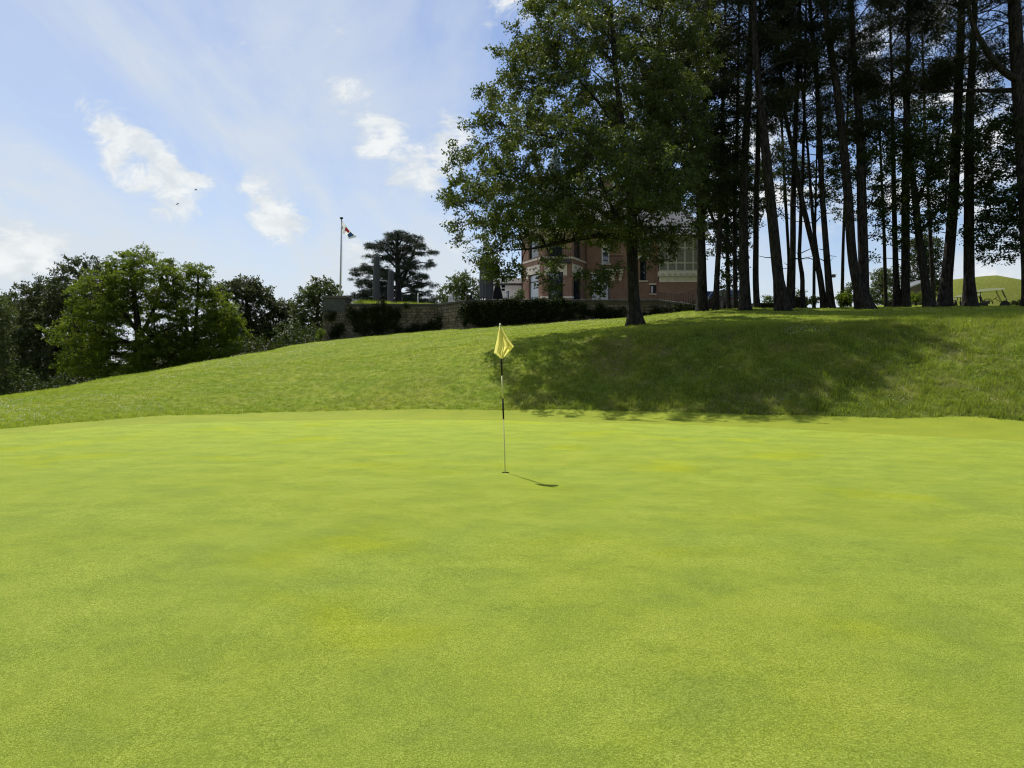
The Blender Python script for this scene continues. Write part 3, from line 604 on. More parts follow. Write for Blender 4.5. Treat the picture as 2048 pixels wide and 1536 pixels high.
def build_oak():
    r = np.random.default_rng(21); d = 30.5
    main = root_flare(stem_px([(1271, 648, 24), (1266, 575, 22), (1264, 500, 22), (1263, 440, 21), (1264, 400, 20), (1254, 330, 15), (1243, 240, 12), (1232, 150, 10), (1224, 60, 8), (1222, -20, 4), (1226, -70, 2)], d), 1.9, 0.7)
    limbs = [stem_px([(1262, 478, 14), (1225, 470, 13), (1185, 470, 11), (1150, 480, 9, -.6), (1105, 488, 7, -1), (1062, 500, 4, -1.4), (1010, 500, 2, -1.8)], d),
             stem_px([(1266, 405, 14), (1282, 365, 12), (1296, 320, 10, .5), (1302, 250, 8, .8), (1312, 160, 7, 1), (1320, 60, 5, 1.2), (1330, -20, 3, 1.2), (1330, -60, 2, 1.2)], d),
             stem_px([(1270, 430, 10), (1300, 400, 9, -.5), (1325, 365, 8, -1), (1350, 310, 5, -1.5), (1372, 240, 3, -2)], d),
             stem_px([(1262, 460, 9), (1215, 430, 8, .5), (1160, 400, 6, 1), (1100, 380, 5, 1.5), (1030, 355, 3, 2), (960, 340, 1.5, 2)], d),
             stem_px([(1257, 350, 9), (1215, 310, 8, -.8), (1150, 285, 6, -1.6), (1080, 270, 4, -2.2), (1010, 250, 2, -2.6)], d),
             stem_px([(1250, 290, 8), (1210, 220, 6, 1), (1150, 150, 4, 1.6), (1090, 90, 2.5, 2)], d), stem_px([(1262, 470, 8), (1240, 440, 7, -2), (1215, 400, 5, -3.5), (1200, 350, 3, -4.5)], d),
             stem_px([(1280, 370, 8), (1330, 330, 6, 2), (1390, 300, 4, 3), (1440, 270, 2, 3.5)], d), stem_px([(1263, 440, 7), (1280, 420, 6, 2), (1290, 380, 5, 3.5), (1285, 320, 3, 4.5)], d)]
    f = d - 1.2
    E_ = [ell(1195, 190, d + .6, 190, 150, 4.2), ell(1060, 320, f, 150, 105, 4.6), ell(1000, 410, f - .4, 105, 75, 4.0), ell(1305, 290, d, 110, 150, 4.4), ell(1100, 446, f, 130, 40, 4.2), ell(1300, 450, f, 100, 50, 3.8),
          ell(1150, 80, d + 1.4, 125, 75, 2.8), ell(1285, 70, d + 1.6, 125, 85, 2.8), ell(1060, 150, d + .4, 62, 70, 2.2), ell(1215, 380, f - .3, 175, 105, 5.6), ell(1198, 540, d - 2, 24, 32, .9), ell(1092, 540, d - 1.5, 24, 22, .8), ell(1000, 520, d - 1.5, 48, 36, 1.4), ell(1010, 205, d, 40, 50, 1.6),
          ell(1200, -10, d + 2, 150, 45, 2.6), ell(1350, -30, d + 2.6, 85, 60, 2.4), ell(1105, 45, d + .6, 75, 62, 2.2), ell(1255, 270, d + 5.2, 115, 140, 3.2), ell(1385, 110, d + 2.2, 55, 100, 2.2)]
    T_ = clump_points(r, E_, 1000, 0.47, 0.5, -0.45)
    drops = [P(px, py, d - dd) for px, py, dd in ((1095, 560, 1.5), (1105, 580, 1.5), (1180, 575, 2), (1195, 600 - 22, 2), (1210, 560, 2), (1165, 545, 2), (1040, 545, 1.4), (1010, 545, 1.6), (985, 500, 1.8), (955, 500, 1.5), (1330, 520, 1), (1345, 505, 1), (1300, 520, 1), (920, 480, 1.6), (905, 455, 1.4), (900, 330, 1.8), (893, 400, 1.6), (908, 300, 1.8), (960, 185, 1.6), (968, 240, 1.6), (992, 102, 1.6), (1030, 60, 1.8), (1080, 20, 1.6), (940, 250, 1.7))]
    T_ = np.concatenate([T_, np.array([tuple(q) for q in drops])])
    paths = grow(r, [main] + limbs, T_, 0.016)
    V, tw = foliage(r, T_, 190, 0.66, 0.112, 10, 0.8, 0.62, 0.5, 0.25, 0.08)
    tree_object('oak_tree', 'large leafy oak with a spreading crown standing on the bank in front of the house', main[0][1], paths, V, M['bark'], M['oak_leaf'], twigs=tw)
build_oak()

def build_pines():
    # (label, depth, crown seed, [stems: (px, py, width)...])
    G = 'tall pines on the bank'
    S = [
     ('thick grey-barked pine hiding the right end of the house', 40.5, [[(1404, 620, 21), (1404, 560, 19), (1402, 480, 17), (1401, 420, 16), (1405, 300, 14), (1412, 180, 11), (1416, 60, 9), (1418, -60, 6)]]),
     ('slightly leaning pine beside the blue sign board', 40, [[(1431, 618, 12), (1433, 570, 11), (1437, 500, 10), (1441, 430, 10), (1445, 330, 9), (1446, 200, 7), (1450, 60, 5), (1452, -50, 3)]]),
     ('slender straight pine with a heavy branch forking left, right of the parked car', 41, [[(1471, 617, 9), (1470, 540, 8.5), (1469, 460, 8), (1470, 380, 7.5), (1474, 280, 7), (1476, 160, 6), (1478, 40, 4), (1478, -40, 3)], [(1470, 502, 8), (1452, 485, 8, -.3), (1436, 462, 7, -.5), (1424, 435, 6, -.7), (1412, 400, 4, -.9), (1404, 350, 3, -1.2)]]),
     ('stout upright pine directly right of the slender forked one', 38.5, [[(1490, 621, 22), (1489, 560, 20), (1487, 480, 18), (1487, 400, 17), (1490, 300, 15), (1497, 200, 13), (1500, 100, 11), (1503, 0, 9), (1505, -90, 6)]]),
     ('medium upright pine left of the sky gap', 41, [[(1514, 616, 12), (1511, 560, 12), (1512, 480, 11), (1512, 400, 11), (1516, 300, 10), (1518, 180, 8), (1520, 60, 6), (1520, -60, 4)]]),
     ('thick pine leaning left, its foot nearest the green', 36.5, [[(1566, 625, 28), (1557, 560, 22), (1549, 480, 21), (1541, 400, 20), (1531, 300, 18), (1521, 200, 15), (1510, 100, 12), (1508, 0, 10), (1506, -90, 7)]]),
     ('straight pine standing close behind the thick leaning one', 40.5, [[(1582, 616, 13), (1585, 560, 12), (1586, 480, 11.5), (1586, 400, 11), (1590, 300, 9.5), (1592, 220, 9), (1598, 100, 7), (1600, -30, 5)]]),
     ('thin crooked pine with an elbow halfway up its bare stem', 41, [[(1606, 617, 10), (1604, 575, 9), (1607, 548, 9), (1597, 525, 8), (1600, 480, 7), (1602, 420, 7), (1606, 320, 6), (1609, 200, 5), (1612, 60, 4), (1612, -30, 3)]]),
     ('pine that splits into a left-leaning stem and a thin upright stem', 40, [[(1648, 617, 12), (1643, 570, 12), (1637, 535, 12), (1625, 490, 11), (1613, 440, 11), (1601, 390, 10), (1590, 320, 9), (1572, 240, 8), (1560, 130, 6), (1552, 20, 4), (1548, -60, 3)],
        [(1641, 550, 8), (1633, 500, 7, .2), (1627, 450, 7, .3), (1622, 390, 6, .4), (1616, 300, 5, .5), (1604, 180, 4, .5), (1600, 60, 3, .5)]]),
     ('upright pine carrying a small bird box on its right side', 39.5, [[(1662, 617, 15), (1657, 560, 14), (1651, 480, 12), (1645, 400, 11), (1641, 320, 10.5), (1636, 200, 9.5), (1632, 130, 9), (1620, 20, 7), (1618, -80, 5)]]),
     ('massive twin-stemmed pine dividing just above the ground', 38, [[(1730, 619, 32), (1722, 585, 26), (1709, 550, 19), (1702, 490, 18), (1697, 400, 18), (1690, 320, 17), (1680, 230, 16), (1672, 160, 15), (1661, 100, 14), (1650, 20, 11), (1642, -80, 8)],
        [(1728, 590, 22), (1728, 540, 20, .3), (1726, 480, 20, .4), (1724, 400, 19, .4), (1722, 300, 17, .4), (1718, 230, 15, .5), (1708, 120, 12, .6), (1704, 20, 10, .7), (1700, -80, 6, .8)]]),
     ('slim dark pine on the left of the pair near the barrel planter', 41, [[(1795, 615, 15), (1792, 560, 12), (1790, 480, 10), (1788, 400, 9), (1786, 300, 8), (1784, 180, 6), (1780, 40, 4)]]),
     ('dark upright pine on the right of the pair near the barrel planter', 40.6, [[(1811, 615, 17), (1811, 560, 16), (1811, 480, 16), (1811, 400, 15), (1812, 300, 14), (1814, 200, 12), (1816, 80, 9), (1818, -60, 6)]]),
     ('pine leaning right with rough ridged bark in front of the mound', 39.4, [[(1889, 613, 25), (1893, 560, 22), (1899, 500, 20), (1905, 430, 19), (1909, 350, 18), (1914, 250, 17), (1918, 150, 16), (1922, 50, 14), (1925, -80, 10)]]),
     ('dark straight pine immediately left of the golf cart', 39, [[(1940, 613, 24), (1938, 560, 20), (1938, 480, 19), (1938, 400, 18), (1938, 300, 17), (1940, 200, 15), (1946, 100, 12), (1950, 0, 10), (1952, -80, 7)]]),
     ('huge pine cut by the right edge of the picture with a heavy limb rising left', 36, [[(2066, 612, 34), (2061, 540, 31), (2056, 440, 30), (2050, 330, 29), (2042, 220, 27), (2034, 110, 25), (2028, 0, 22), (2022, -120, 16)], [(2046, 165, 16), (2012, 148, 15, -.3), (1984, 120, 13, -.6), (1962, 85, 11, -1), (1944, 50, 9, -1.2), (1936, 10, 6, -1.4), (1930, -50, 4, -1.5)],
        [(2044, 180, 11), (1990, 182, 9, .6), (1930, 180, 7, 1), (1870, 184, 5, 1.4), (1820, 186, 3, 1.8)]]),
     ('thin background pine stem seen high between the thick leaning pine and the crooked one', 46, [[(1575, 609, 7), (1578, 520, 6), (1571, 400, 6), (1566, 300, 5), (1560, 180, 4), (1556, 40, 3)]]),
     ('thin background pine left of the massive twin-stemmed one', 47, [[(1684, 609, 7), (1686, 500, 6), (1690, 380, 5), (1694, 260, 5), (1698, 120, 4), (1700, 0, 3)]]),
     ('thin background pine behind the pine that leans right', 47, [[(1868, 606, 8), (1862, 500, 7), (1856, 380, 6), (1850, 260, 5), (1846, 120, 4), (1842, 0, 3)]]),
    ]
    for i, (label, d, stems) in enumerate(S):
        r = np.random.default_rng(100 + i); st = [stem_px(q, d) for q in stems]; st[0] = root_flare(st[0], 1.34, 0.8); t_ = st[0][0][-1] + np.array([0, 0, 2.4 if stems[0][0][2] > 11 else 1.0]); st[0] = (np.vstack([st[0][0], t_]), np.append(st[0][1], 0.04)); base = st[0][0][1]
        big = stems[0][0][2] > 11; targets = []
        for si, (p, rad) in enumerate(st):
            top = p[-1]; n = (88 if i < 4 else 70 if big else 38) if si == 0 else (44 if big else 16)
            zlo = Z(r.uniform(260, 340) if i < 4 else r.uniform(210, 300), d) if si == 0 else p[len(p) // 2][2]
            gf = gap_field(r, 1.6, 3.4)
            for k in range(n * 2):
                z = zlo + (top[2] - zlo + 0.6) * r.random() ** 0.8; j = np.array([np.interp(z, p[:, 2], p[:, 0]), np.interp(z, p[:, 2], p[:, 1])])
                reach = (4.4 if i < 4 else 3.3 if big else 2.2) * (0.45 + 0.55 * math.sin(math.pi * min(1, (z - zlo) / (top[2] - zlo + 0.6)) * 0.85 + 0.25)); a = r.random() * 2 * math.pi; q = reach * r.uniform(0.3, 1.0)
                t_ = (j[0] + q * math.cos(a), j[1] + q * math.sin(a), z + 0.25 * q)
                if gf(np.array(t_)) > 0.1: targets.append(t_)
        targets = np.array(targets); paths = grow(r, st, targets, 0.014, 0.0, 0.4)
        # dead stubs low on the stem
        p = st[0][0]
        for k in range(5):
            z = r.uniform(Z(540, d), Z(330, d)); j = np.array([np.interp(z, p[:, 2], p[:, 0]), np.interp(z, p[:, 2], p[:, 1]), z]); a = r.random() * 6.28; L = r.uniform(0.3, 1.3)
            e = j + np.array([math.cos(a) * L, math.sin(a) * L, r.uniform(-0.1, 0.5)]); paths.append((np.stack([j, (j + e) / 2 + r.normal(0, .05, 3), e]), np.array([0.03, 0.02, 0.008]), 4))
        V = needles(r, targets, 92, 0.70, 0.19, 0.034, 4, 0.5)
        tree_object('pine_tree', label, base, paths, V, M['pine_bark'], M['pine_needle'], G)
build_pines()

def broadleaf(name, label, d, seed, stems, ells, nclump, nleaf, rad, size, mat, group=None, spacing=0.55, bark='bark', width=0.62, flat=0.75, flare=1.5, jit=0.10, cat='tree', gap=0.5, tip=0.014):
    r = np.random.default_rng(seed); st = [stem_px(q, d) for q in stems]
    if flare: st[0] = root_flare(st[0], flare, 0.5)
    T_ = clump_points(r, ells, nclump, spacing, gap); paths = grow(r, st, T_, tip)
    V, tw = foliage(r, T_, nleaf, rad, size, 8, flat, width, 0.5, 0.25, jit)
    return tree_object(name, label, st[0][0][1] if flare else st[0][0][0], paths, V, M[bark], M[mat], group, cat, tw)

def build_understorey():
    G = 'broadleaf trees among the pines'
    broadleaf('maple_tree', 'leaning maple with smooth greyish trunk between the dark pine pair and the mound', 38.6, 31,
              [[(1858, 619, 19), (1851, 570, 16), (1844, 520, 15), (1836, 460, 14), (1831, 400, 13), (1822, 330, 11), (1815, 250, 8), (1806, 180, 5)], [(1832, 410, 9), (1850, 370, 8, .4), (1868, 320, 6, .6), (1880, 260, 4, .8)], [(1838, 470, 7), (1860, 440, 6, -.6), (1880, 415, 4, -1), (1905, 395, 2, -1.2)]],
              [ell(1830, 330, 38.6, 110, 110, 3.0), ell(1860, 420, 38.6, 70, 50, 2.0), ell(1790, 420, 38.6, 55, 70, 1.8), ell(1770, 300, 38.6, 80, 80, 2.4), ell(1765, 490, 38.6, 22, 42, 1.0)], 195, 110, 0.60, 0.135, 'wood_leaf', G)
    broadleaf('maple_tree', 'dark broadleaf tree rising between the oak and the thick grey-barked pine', 42, 36,
              [[(1403, 618, 10), (1402, 540, 9), (1400, 460, 8), (1394, 360, 7), (1388, 260, 5), (1384, 160, 3)]],
              [ell(1385, 250, 41, 75, 110, 3.0), ell(1440, 350, 40, 60, 85, 2.6), ell(1340, 340, 42, 60, 80, 2.4), ell(1400, 130, 41, 70, 80, 2.8), ell(1330, 200, 42, 50, 80, 2.2)], 330, 120, 0.68, 0.14, 'wood_leaf', G)
    broadleaf('maple_tree', 'broadleaf tree overhanging the golf cart from the right edge', 37.5, 32,
              [[(2085, 612, 17), (2080, 540, 15), (2072, 440, 13), (2062, 350, 11), (2050, 260, 8), (2040, 180, 5)], [(2070, 430, 9), (2040, 400, 7, .3), (2005, 400, 5, .5), (1975, 410, 3, .6)]],
              [ell(2020, 400, 37.5, 78, 90, 2.4), ell(2010, 490, 37.5, 52, 45, 1.6), ell(2030, 290, 37.5, 90, 80, 2.4), ell(1985, 440, 37.5, 40, 60, 1.6)], 175, 130, 0.66, 0.140, 'wood_leaf', G)
    broadleaf('maple_tree', 'dark broadleaf tree filling the gap behind the parked car', 46, 33,
              [[(1458, 612, 8), (1456, 560, 8), (1454, 480, 7), (1452, 400, 6), (1450, 300, 4)]],
              [ell(1450, 430, 46, 62, 95, 2.2), ell(1462, 540, 46, 24, 42, 1.2), ell(1420, 350, 46, 50, 80, 2.0), ell(1490, 380, 46, 50, 70, 1.8)], 210, 110, 0.68, 0.145, 'wood_leaf', G)
    broadleaf('maple_tree', 'slim broadleaf tree behind the crooked pine and the pine with the bird box', 44, 34,
              [[(1628, 612, 6), (1628, 540, 6), (1630, 460, 5), (1632, 380, 4), (1634, 280, 3)]],
              [ell(1630, 330, 44, 80, 90, 2.4), ell(1560, 350, 44, 50, 80, 1.8), ell(1690, 380, 44, 50, 60, 1.8)], 130, 100, 0.66, 0.135, 'wood_leaf', G)
    broadleaf('maple_tree', 'broadleaf tree rising behind the dark pine pair', 45, 35,
              [[(1772, 611, 7), (1770, 540, 7), (1768, 460, 6), (1764, 380, 5), (1760, 280, 4), (1756, 190, 2)]],
              [ell(1760, 230, 45, 90, 110, 2.6), ell(1900, 260, 45, 70, 100, 2.2), ell(1970, 230, 45, 60, 90, 2.0)], 130, 105, 0.64, 0.14, 'wood_leaf', G)
build_understorey()

def build_left_trees():
    broadleaf('locust_tree', 'big bright green locust tree with feathery foliage on the left', 54, 41,
              [[(280, 752, 16), (279, 700, 15), (277, 660, 14), (272, 620, 10), (266, 570, 8), (262, 530, 5)], [(278, 675, 9), (300, 640, 8, .5), (318, 590, 6, 1), (326, 540, 4, 1.2)], [(277, 665, 9), (250, 630, 8, -.6), (225, 600, 6, -1), (200, 580, 4, -1.5)],
               [(279, 690, 7), (240, 680, 6, -1.2), (200, 665, 5, -2), (150, 655, 3, -2.5)], [(279, 680, 7), (320, 665, 6, -1), (350, 650, 4, -2)]],
              [ell(298, 555, 54, 52, 62, 2.8), ell(210, 592, 54, 60, 52, 3.0), ell(250, 650, 54, 110, 70, 3.8), ell(150, 665, 54, 52, 30, 2.0), ell(258, 545, 54, 40, 40, 2.2), ell(210, 715, 54, 85, 45, 3.0), ell(310, 700, 54, 70, 50, 3.0), ell(270, 730, 52, 80, 26, 1.6)], 560, 128, 0.80, 0.168, 'locust_leaf', spacing=0.48, flat=0.45, width=0.5)
    broadleaf('locust_tree', 'smaller bright green locust tree right of the big one', 55, 42,
              [[(386, 728, 10), (390, 690, 9), (392, 640, 7), (396, 590, 5), (396, 545, 3)], [(389, 690, 7), (370, 650, 5, -.5), (352, 610, 4, -.8), (345, 560, 2, -1)], [(390, 680, 6), (420, 655, 5, .3), (450, 640, 3, .5)]],
              [ell(390, 562, 55, 32, 42, 1.8), ell(395, 620, 55, 70, 55, 2.8), ell(440, 655, 55, 50, 36, 2.2), ell(385, 690, 55, 75, 34, 2.6), ell(470, 665, 55, 24, 14, 0.9), ell(360, 700, 54, 60, 34, 2.2), ell(430, 695, 54, 50, 26, 1.6)], 320, 128, 0.78, 0.168, 'locust_leaf', spacing=0.48, flat=0.45, width=0.5)
    G = 'dark woodland trees beyond the left hillside'
    L = [('tall dark tree left behind the big locust tree', 72, [[(165, 790, 12), (165, 700, 11), (168, 620, 8), (170, 560, 5)]], [(170, 590, 75, 78), (120, 640, 70, 60), (150, 720, 80, 60)], 260, 'dark_leaf'),
         ('dark rounded tree second from the left edge', 74, [[(75, 800, 11), (76, 720, 10), (78, 640, 7), (80, 590, 4)]], [(85, 610, 62, 60), (50, 680, 60, 70), (90, 730, 70, 60)], 230, 'dark_leaf'),
         ('dark leafy tree at the left edge of the woodland', 78, [[(20, 810, 11), (20, 720, 9), (18, 640, 6), (16, 600, 4)]], [(25, 640, 50, 60), (10, 720, 60, 70), (-40, 680, 60, 80)], 210, 'dark_leaf'),
         ('dark tree with a domed crown right of the locust trees', 76, [[(496, 720, 8), (496, 660, 8), (494, 610, 6), (492, 570, 3)]], [(485, 590, 55, 34), (520, 610, 32, 30), (470, 640, 50, 40), (500, 670, 45, 36)], 200, 'dark_leaf'),
         ('low dark tree between the domed tree and the pillar', 78, [[(566, 700, 7), (565, 660, 6), (564, 620, 4)]], [(565, 635, 34, 36), (545, 665, 36, 30), (590, 660, 26, 36)], 130, 'dark_leaf'),
         ('rounded tree directly left of the stone pillar', 74, [[(632, 690, 8), (634, 640, 7), (637, 600, 5), (640, 575, 3)]], [(640, 590, 42, 30), (620, 630, 36, 40), (655, 640, 30, 40), (615, 670, 30, 24)], 170, 'grey_leaf')]
    for i, (label, d, stems, es, n, mt) in enumerate(L):
        broadleaf('woodland_tree', label, d, 50 + i, stems, [ell(a, b, d, c, e, c / F * d * 0.8) for a, b, c, e in es], int(n * 1.5), 92, 0.95, 0.22, mt, G, 0.62, gap=0.3)
    # undergrowth at the edge of the wood, one mass
    r = np.random.default_rng(77); n = 1500; px = r.uniform(-140, 668, n); d = r.uniform(56, 70, n)
    ridge = np.interp(px, [-140, 0, 112, 224, 336, 448, 512, 600, 668], [815, 793, 771, 751, 732, 713, 699, 685, 676])
    topy = ridge - 26 - 16 * np.sin(px * .045) - 10 * np.sin(px * .11 + 1); py = topy + (ridge + 45 - topy) * r.random(n) ** .8; T_ = np.stack([X(px, d), d, Z(py, d)], -1); T_[:, 2] = np.maximum(T_[:, 2], gz(T_[:, 0], T_[:, 1]))
    V, tw = foliage(r, T_, 48, 0.95, 0.21, 7, 0.8); o = link('undergrowth', np_mesh('undergrowth', V.reshape(-1, 3), [np.arange(len(V) * 4).reshape(-1, 4)]), M['wood_leaf']); tag(o, 'dense dark undergrowth filling the wood edge below the trees on the left', 'undergrowth', kind='stuff')
    broadleaf('willow_tree', 'pale drooping tree cut by the left edge of the picture', 58, 61, [[(-30, 800, 10), (-30, 700, 9), (-28, 620, 6), (-26, 560, 3)]], [ell(-25, 640, 58, 42, 70, 1.8), ell(-20, 720, 58, 38, 50, 1.6)], 130, 120, 0.7, 0.15, 'grey_leaf', jit=0.16)
    broadleaf('woodland_tree', 'light green tree behind the terrace left of the grey parasols', 92, 62, [[(925, 625, 6), (925, 590, 5), (926, 565, 3)]], [ell(925, 572, 92, 28, 26, 2.0), ell(905, 592, 92, 34, 20, 2.2), ell(945, 590, 92, 26, 22, 1.8), ell(885, 600, 92, 20, 12, 1.6), ell(968, 575, 92, 14, 24, 1.0)], 150, 90, 0.85, 0.22, 'grey_leaf', spacing=0.7)
    # far trees on the right, behind the carts and between the trunks
    G2 = 'distant trees behind the pines'
    R = [('grey-green tree in the distance left of the dark pine pair', 82, [[(1768, 620, 6), (1766, 580, 5), (1764, 550, 3)]], [(1765, 570, 26, 34), (1750, 592, 22, 18), (1784, 585, 20, 26)], 130, 'grey_leaf'),
         ('dark evergreen tree behind the leaning maple and the shed', 72, [[(1852, 610, 9), (1852, 540, 7), (1850, 470, 4)]], [(1850, 500, 34, 46), (1835, 555, 34, 40), (1868, 550, 30, 44)], 190, 'dark_leaf'),
         ('small tree in the distance left of the massive twin-stemmed pine', 78, [[(1702, 620, 5), (1701, 600, 4), (1700, 580, 2)]], [(1702, 585, 18, 18), (1690, 600, 14, 12)], 60, 'grey_leaf'),
         ('little bush-like tree far off right of the sky gap between the pines', 80, [[(1540, 622, 4), (1540, 600, 3), (1540, 592, 2)]], [(1540, 602, 13, 10)], 30, 'grey_leaf'),
         ('little bush-like tree far off just left of the crooked pine', 80, [[(1594, 622, 4), (1594, 600, 3), (1594, 585, 2)]], [(1595, 590, 12, 12)], 30, 'grey_leaf')]
    for i, (label, d, stems, es, n, mt) in enumerate(R):
        broadleaf('distant_tree', label, d, 70 + i, stems, [ell(a, b, d, c, e, c / F * d * 0.8) for a, b, c, e in es], n, 85, 0.75, 0.17, mt, G2, 0.5)
build_left_trees()

def build_cedar():
    r = np.random.default_rng(81); d = 78.0
    main = root_flare(stem_px([(797, 628, 15), (797, 590, 13), (796, 555, 11), (795, 520, 9), (794, 490, 6), (796, 462, 3)], d), 1.2)
    second = stem_px([(797, 585, 8), (808, 555, 7, .5), (822, 520, 5, .8), (832, 490, 3, 1), (838, 472, 2, 1)], d)
    limbs = [(480, 458, 800), (492, 462, 782), (490, 466, 818), (505, 470, 770), (505, 474, 836), (515, 480, 755), (518, 486, 850), (525, 482, 730), (530, 490, 815), (535, 500, 862), (538, 505, 745), (545, 500, 785), (548, 522, 864), (552, 530, 712), (556, 520, 835), (560, 545, 704), (565, 540, 760), (568, 545, 848), (574, 560, 708), (576, 566, 866), (580, 560, 740), (584, 575, 720), (588, 585, 868), (590, 590, 690), (592, 580, 775), (596, 596, 846), (600, 602, 700), (602, 604, 880), (598, 590, 815), (556, 548, 772), (562, 556, 812), (570, 572, 832), (578, 580, 752), (586, 592, 760), (592, 598, 825), (600, 606, 735), (540, 528, 818), (548, 538, 738), (604, 606, 790), (602, 600, 720), (604, 600, 858)]
    T_ = []; st = [main, second]
    for y0, y1, x1 in limbs:
        dy = r.uniform(-3.5, 3.5) * (0.35 + 0.65 * (1 - abs(x1 - 797) / 110)); a0 = P(797 + (x1 - 797) * .04, y0, d); e0 = P(x1, y1 + 5, d + dy); mid0 = P(797 + (x1 - 797) * .6, y0 + (y1 - y0) * .75 - 5, d + dy * .6); pts = [a0, mid0, e0]
        st.append((np.array([tuple(q) for q in pts]), np.array([.10, .06, .02]))); L = (e0 - a0).length
        for k in range(int(6 + L * 2.6)):
            u = r.uniform(.22, 1.03); q = a0 * (1 - u) ** 2 + mid0 * 2 * u * (1 - u) + e0 * u * u; sp_ = .75 * (1 - abs(u - .6)); T_.append((q.x + r.normal(0, .35), q.y + r.normal(0, sp_), q.z + r.normal(-.05, .22)))
    T_ = np.array(T_); paths = grow(r, st, T_, 0.012, 0.05, 0.2)
    V = np.concatenate([needles(r, T_, 44, 0.48, 0.24, 0.030, 4, 0.30, 0.45), needles(r, T_ + r.normal(0, .3, T_.shape) * np.array([1, 1, .5]), 12, 0.4, 0.42, 0.03, 4, 0.4, 0.8)])
    tree_object('cedar_tree', 'dark cedar with layered drooping branches behind the terrace', main[0][1], paths, V, M['bark'], M['cedar_needle'])
build_cedar()

def shrub(name, label, px, py0, py1, w, d, seed, mat='grey_leaf', n=26, leaf=0.09, z0=None, cat='shrub'):
    r = np.random.default_rng(seed); base = P(px, py1, d); base.z = g1(base.x, d) if z0 is None else z0
    c = P(px, py0, d); h = c.z - base.z; e = [((base.x, d, base.z + h * 0.55), (w / F * d / 2, w / F * d / 2, h * 0.45))]
    T_ = clump_points(r, e, n, 0.12, 0.3); st = (np.array([(base.x, d, base.z - .1), (base.x, d, base.z + h * 0.2), (base.x, d, base.z + h * .5)]), np.array([0.04, 0.03, 0.015]))
    paths = grow(r, [st], T_, 0.006); V, tw = foliage(r, T_, 60, h * 0.22, leaf, 6, 0.8, 0.6, 0.5, 0.2, 0.05)
    root = empty(name, base); tag(root, label, cat); B = np.array(base); v, f = tubes_np(paths); link('stem', np_mesh('stem', v - B, [f], True), M['bark'], root)
    link('foliage', np_mesh('foliage', (V - B).reshape(-1, 3), [np.arange(len(V) * 4).reshape(-1, 4)]), M[mat], root); return root
shrub('shrub', 'round yellow-green shrub just right of the pine with the bird box', 1686, 585, 618, 34, 43, 91, 'locust_leaf', 40)
shrub('shrub', 'loose shrub left of the pine that splits into two stems', 1628, 592, 618, 36, 44, 92, 'dark_leaf', 26)
shrub('shrub', 'low dark shrub right of the golf cart', 2044, 599, 613, 40, 46, 93, 'ivy_leaf', 40, 0.07)
shrub('shrub', 'leafy shrub with pale tips against the white annex', 1036, 576, 604, 26, 49, 94, 'grey_leaf', 30, 0.09, 5.35)
shrub('shrub', 'small bright shrub at the foot of the stone pillar', 642, 655, 680, 14, 46, 95, 'locust_leaf', 14, 0.07)
shrub('shrub', 'low leafy plants below the shed in front of the dark evergreen', 1832, 584, 602, 40, 60, 96, 'locust_leaf', 30, 0.10)

# ------------------------------------------------------------------ terrace, retaining wall, ivy
TZ = 5.35                                                     # terrace level
WALL = [(X(690, 47), 47.0), (X(877, 47), 47.0), (X(935, 44), 44.0), (X(1318, 44), 44.0), (X(1398, 41.8), 41.8)]
WTOP = [5.50, 5.48, 5.48, 5.50, 4.98]
IVY = [  # label, ellipses (px, py, rx, ry) on the wall face
    ('dark ivy mass hanging over the stone wall below the tall grey parasol', [(715, 640, 12, 26), (738, 628, 22, 20), (765, 625, 26, 22), (790, 628, 14, 14), (745, 655, 30, 12), (775, 645, 20, 18), (702, 625, 9, 14), (812, 612, 6, 5)]),
    ('low ivy strip growing along the foot of the wall', [(835, 656, 30, 8), (868, 652, 22, 10), (880, 640, 6, 14), (800, 660, 22, 6)]),
    ('thick black-green ivy covering the long middle stretch of the wall', [(935, 630, 22, 26), (970, 626, 34, 28), (1020, 624, 40, 27), (1070, 622, 40, 26), (1115, 620, 34, 24), (1150, 622, 22, 18), (950, 612, 30, 10), (1010, 608, 40, 7), (1080, 607, 40, 7)]),
    ('ivy patch on the wall left of the oak trunk', [(1188, 630, 22, 12), (1215, 624, 16, 14), (1240, 628, 16, 12), (1200, 616, 12, 8)]),
    ('ivy patch on the wall right of the oak trunk', [(1310, 625, 14, 10), (1335, 620, 16, 10), (1360, 617, 14, 8), (1290, 630, 10, 7), (1378, 613, 12, 7)])]
def in_ivy(px, py, k=0.8): return any(((px - a) / (c * k)) ** 2 + ((py - b) / (e * k)) ** 2 < 1 for _, L in IVY for a, b, c, e in L)
def to_px(x, y, z): return 1024 + x / y * F, YH - (z - EYE) / y * F

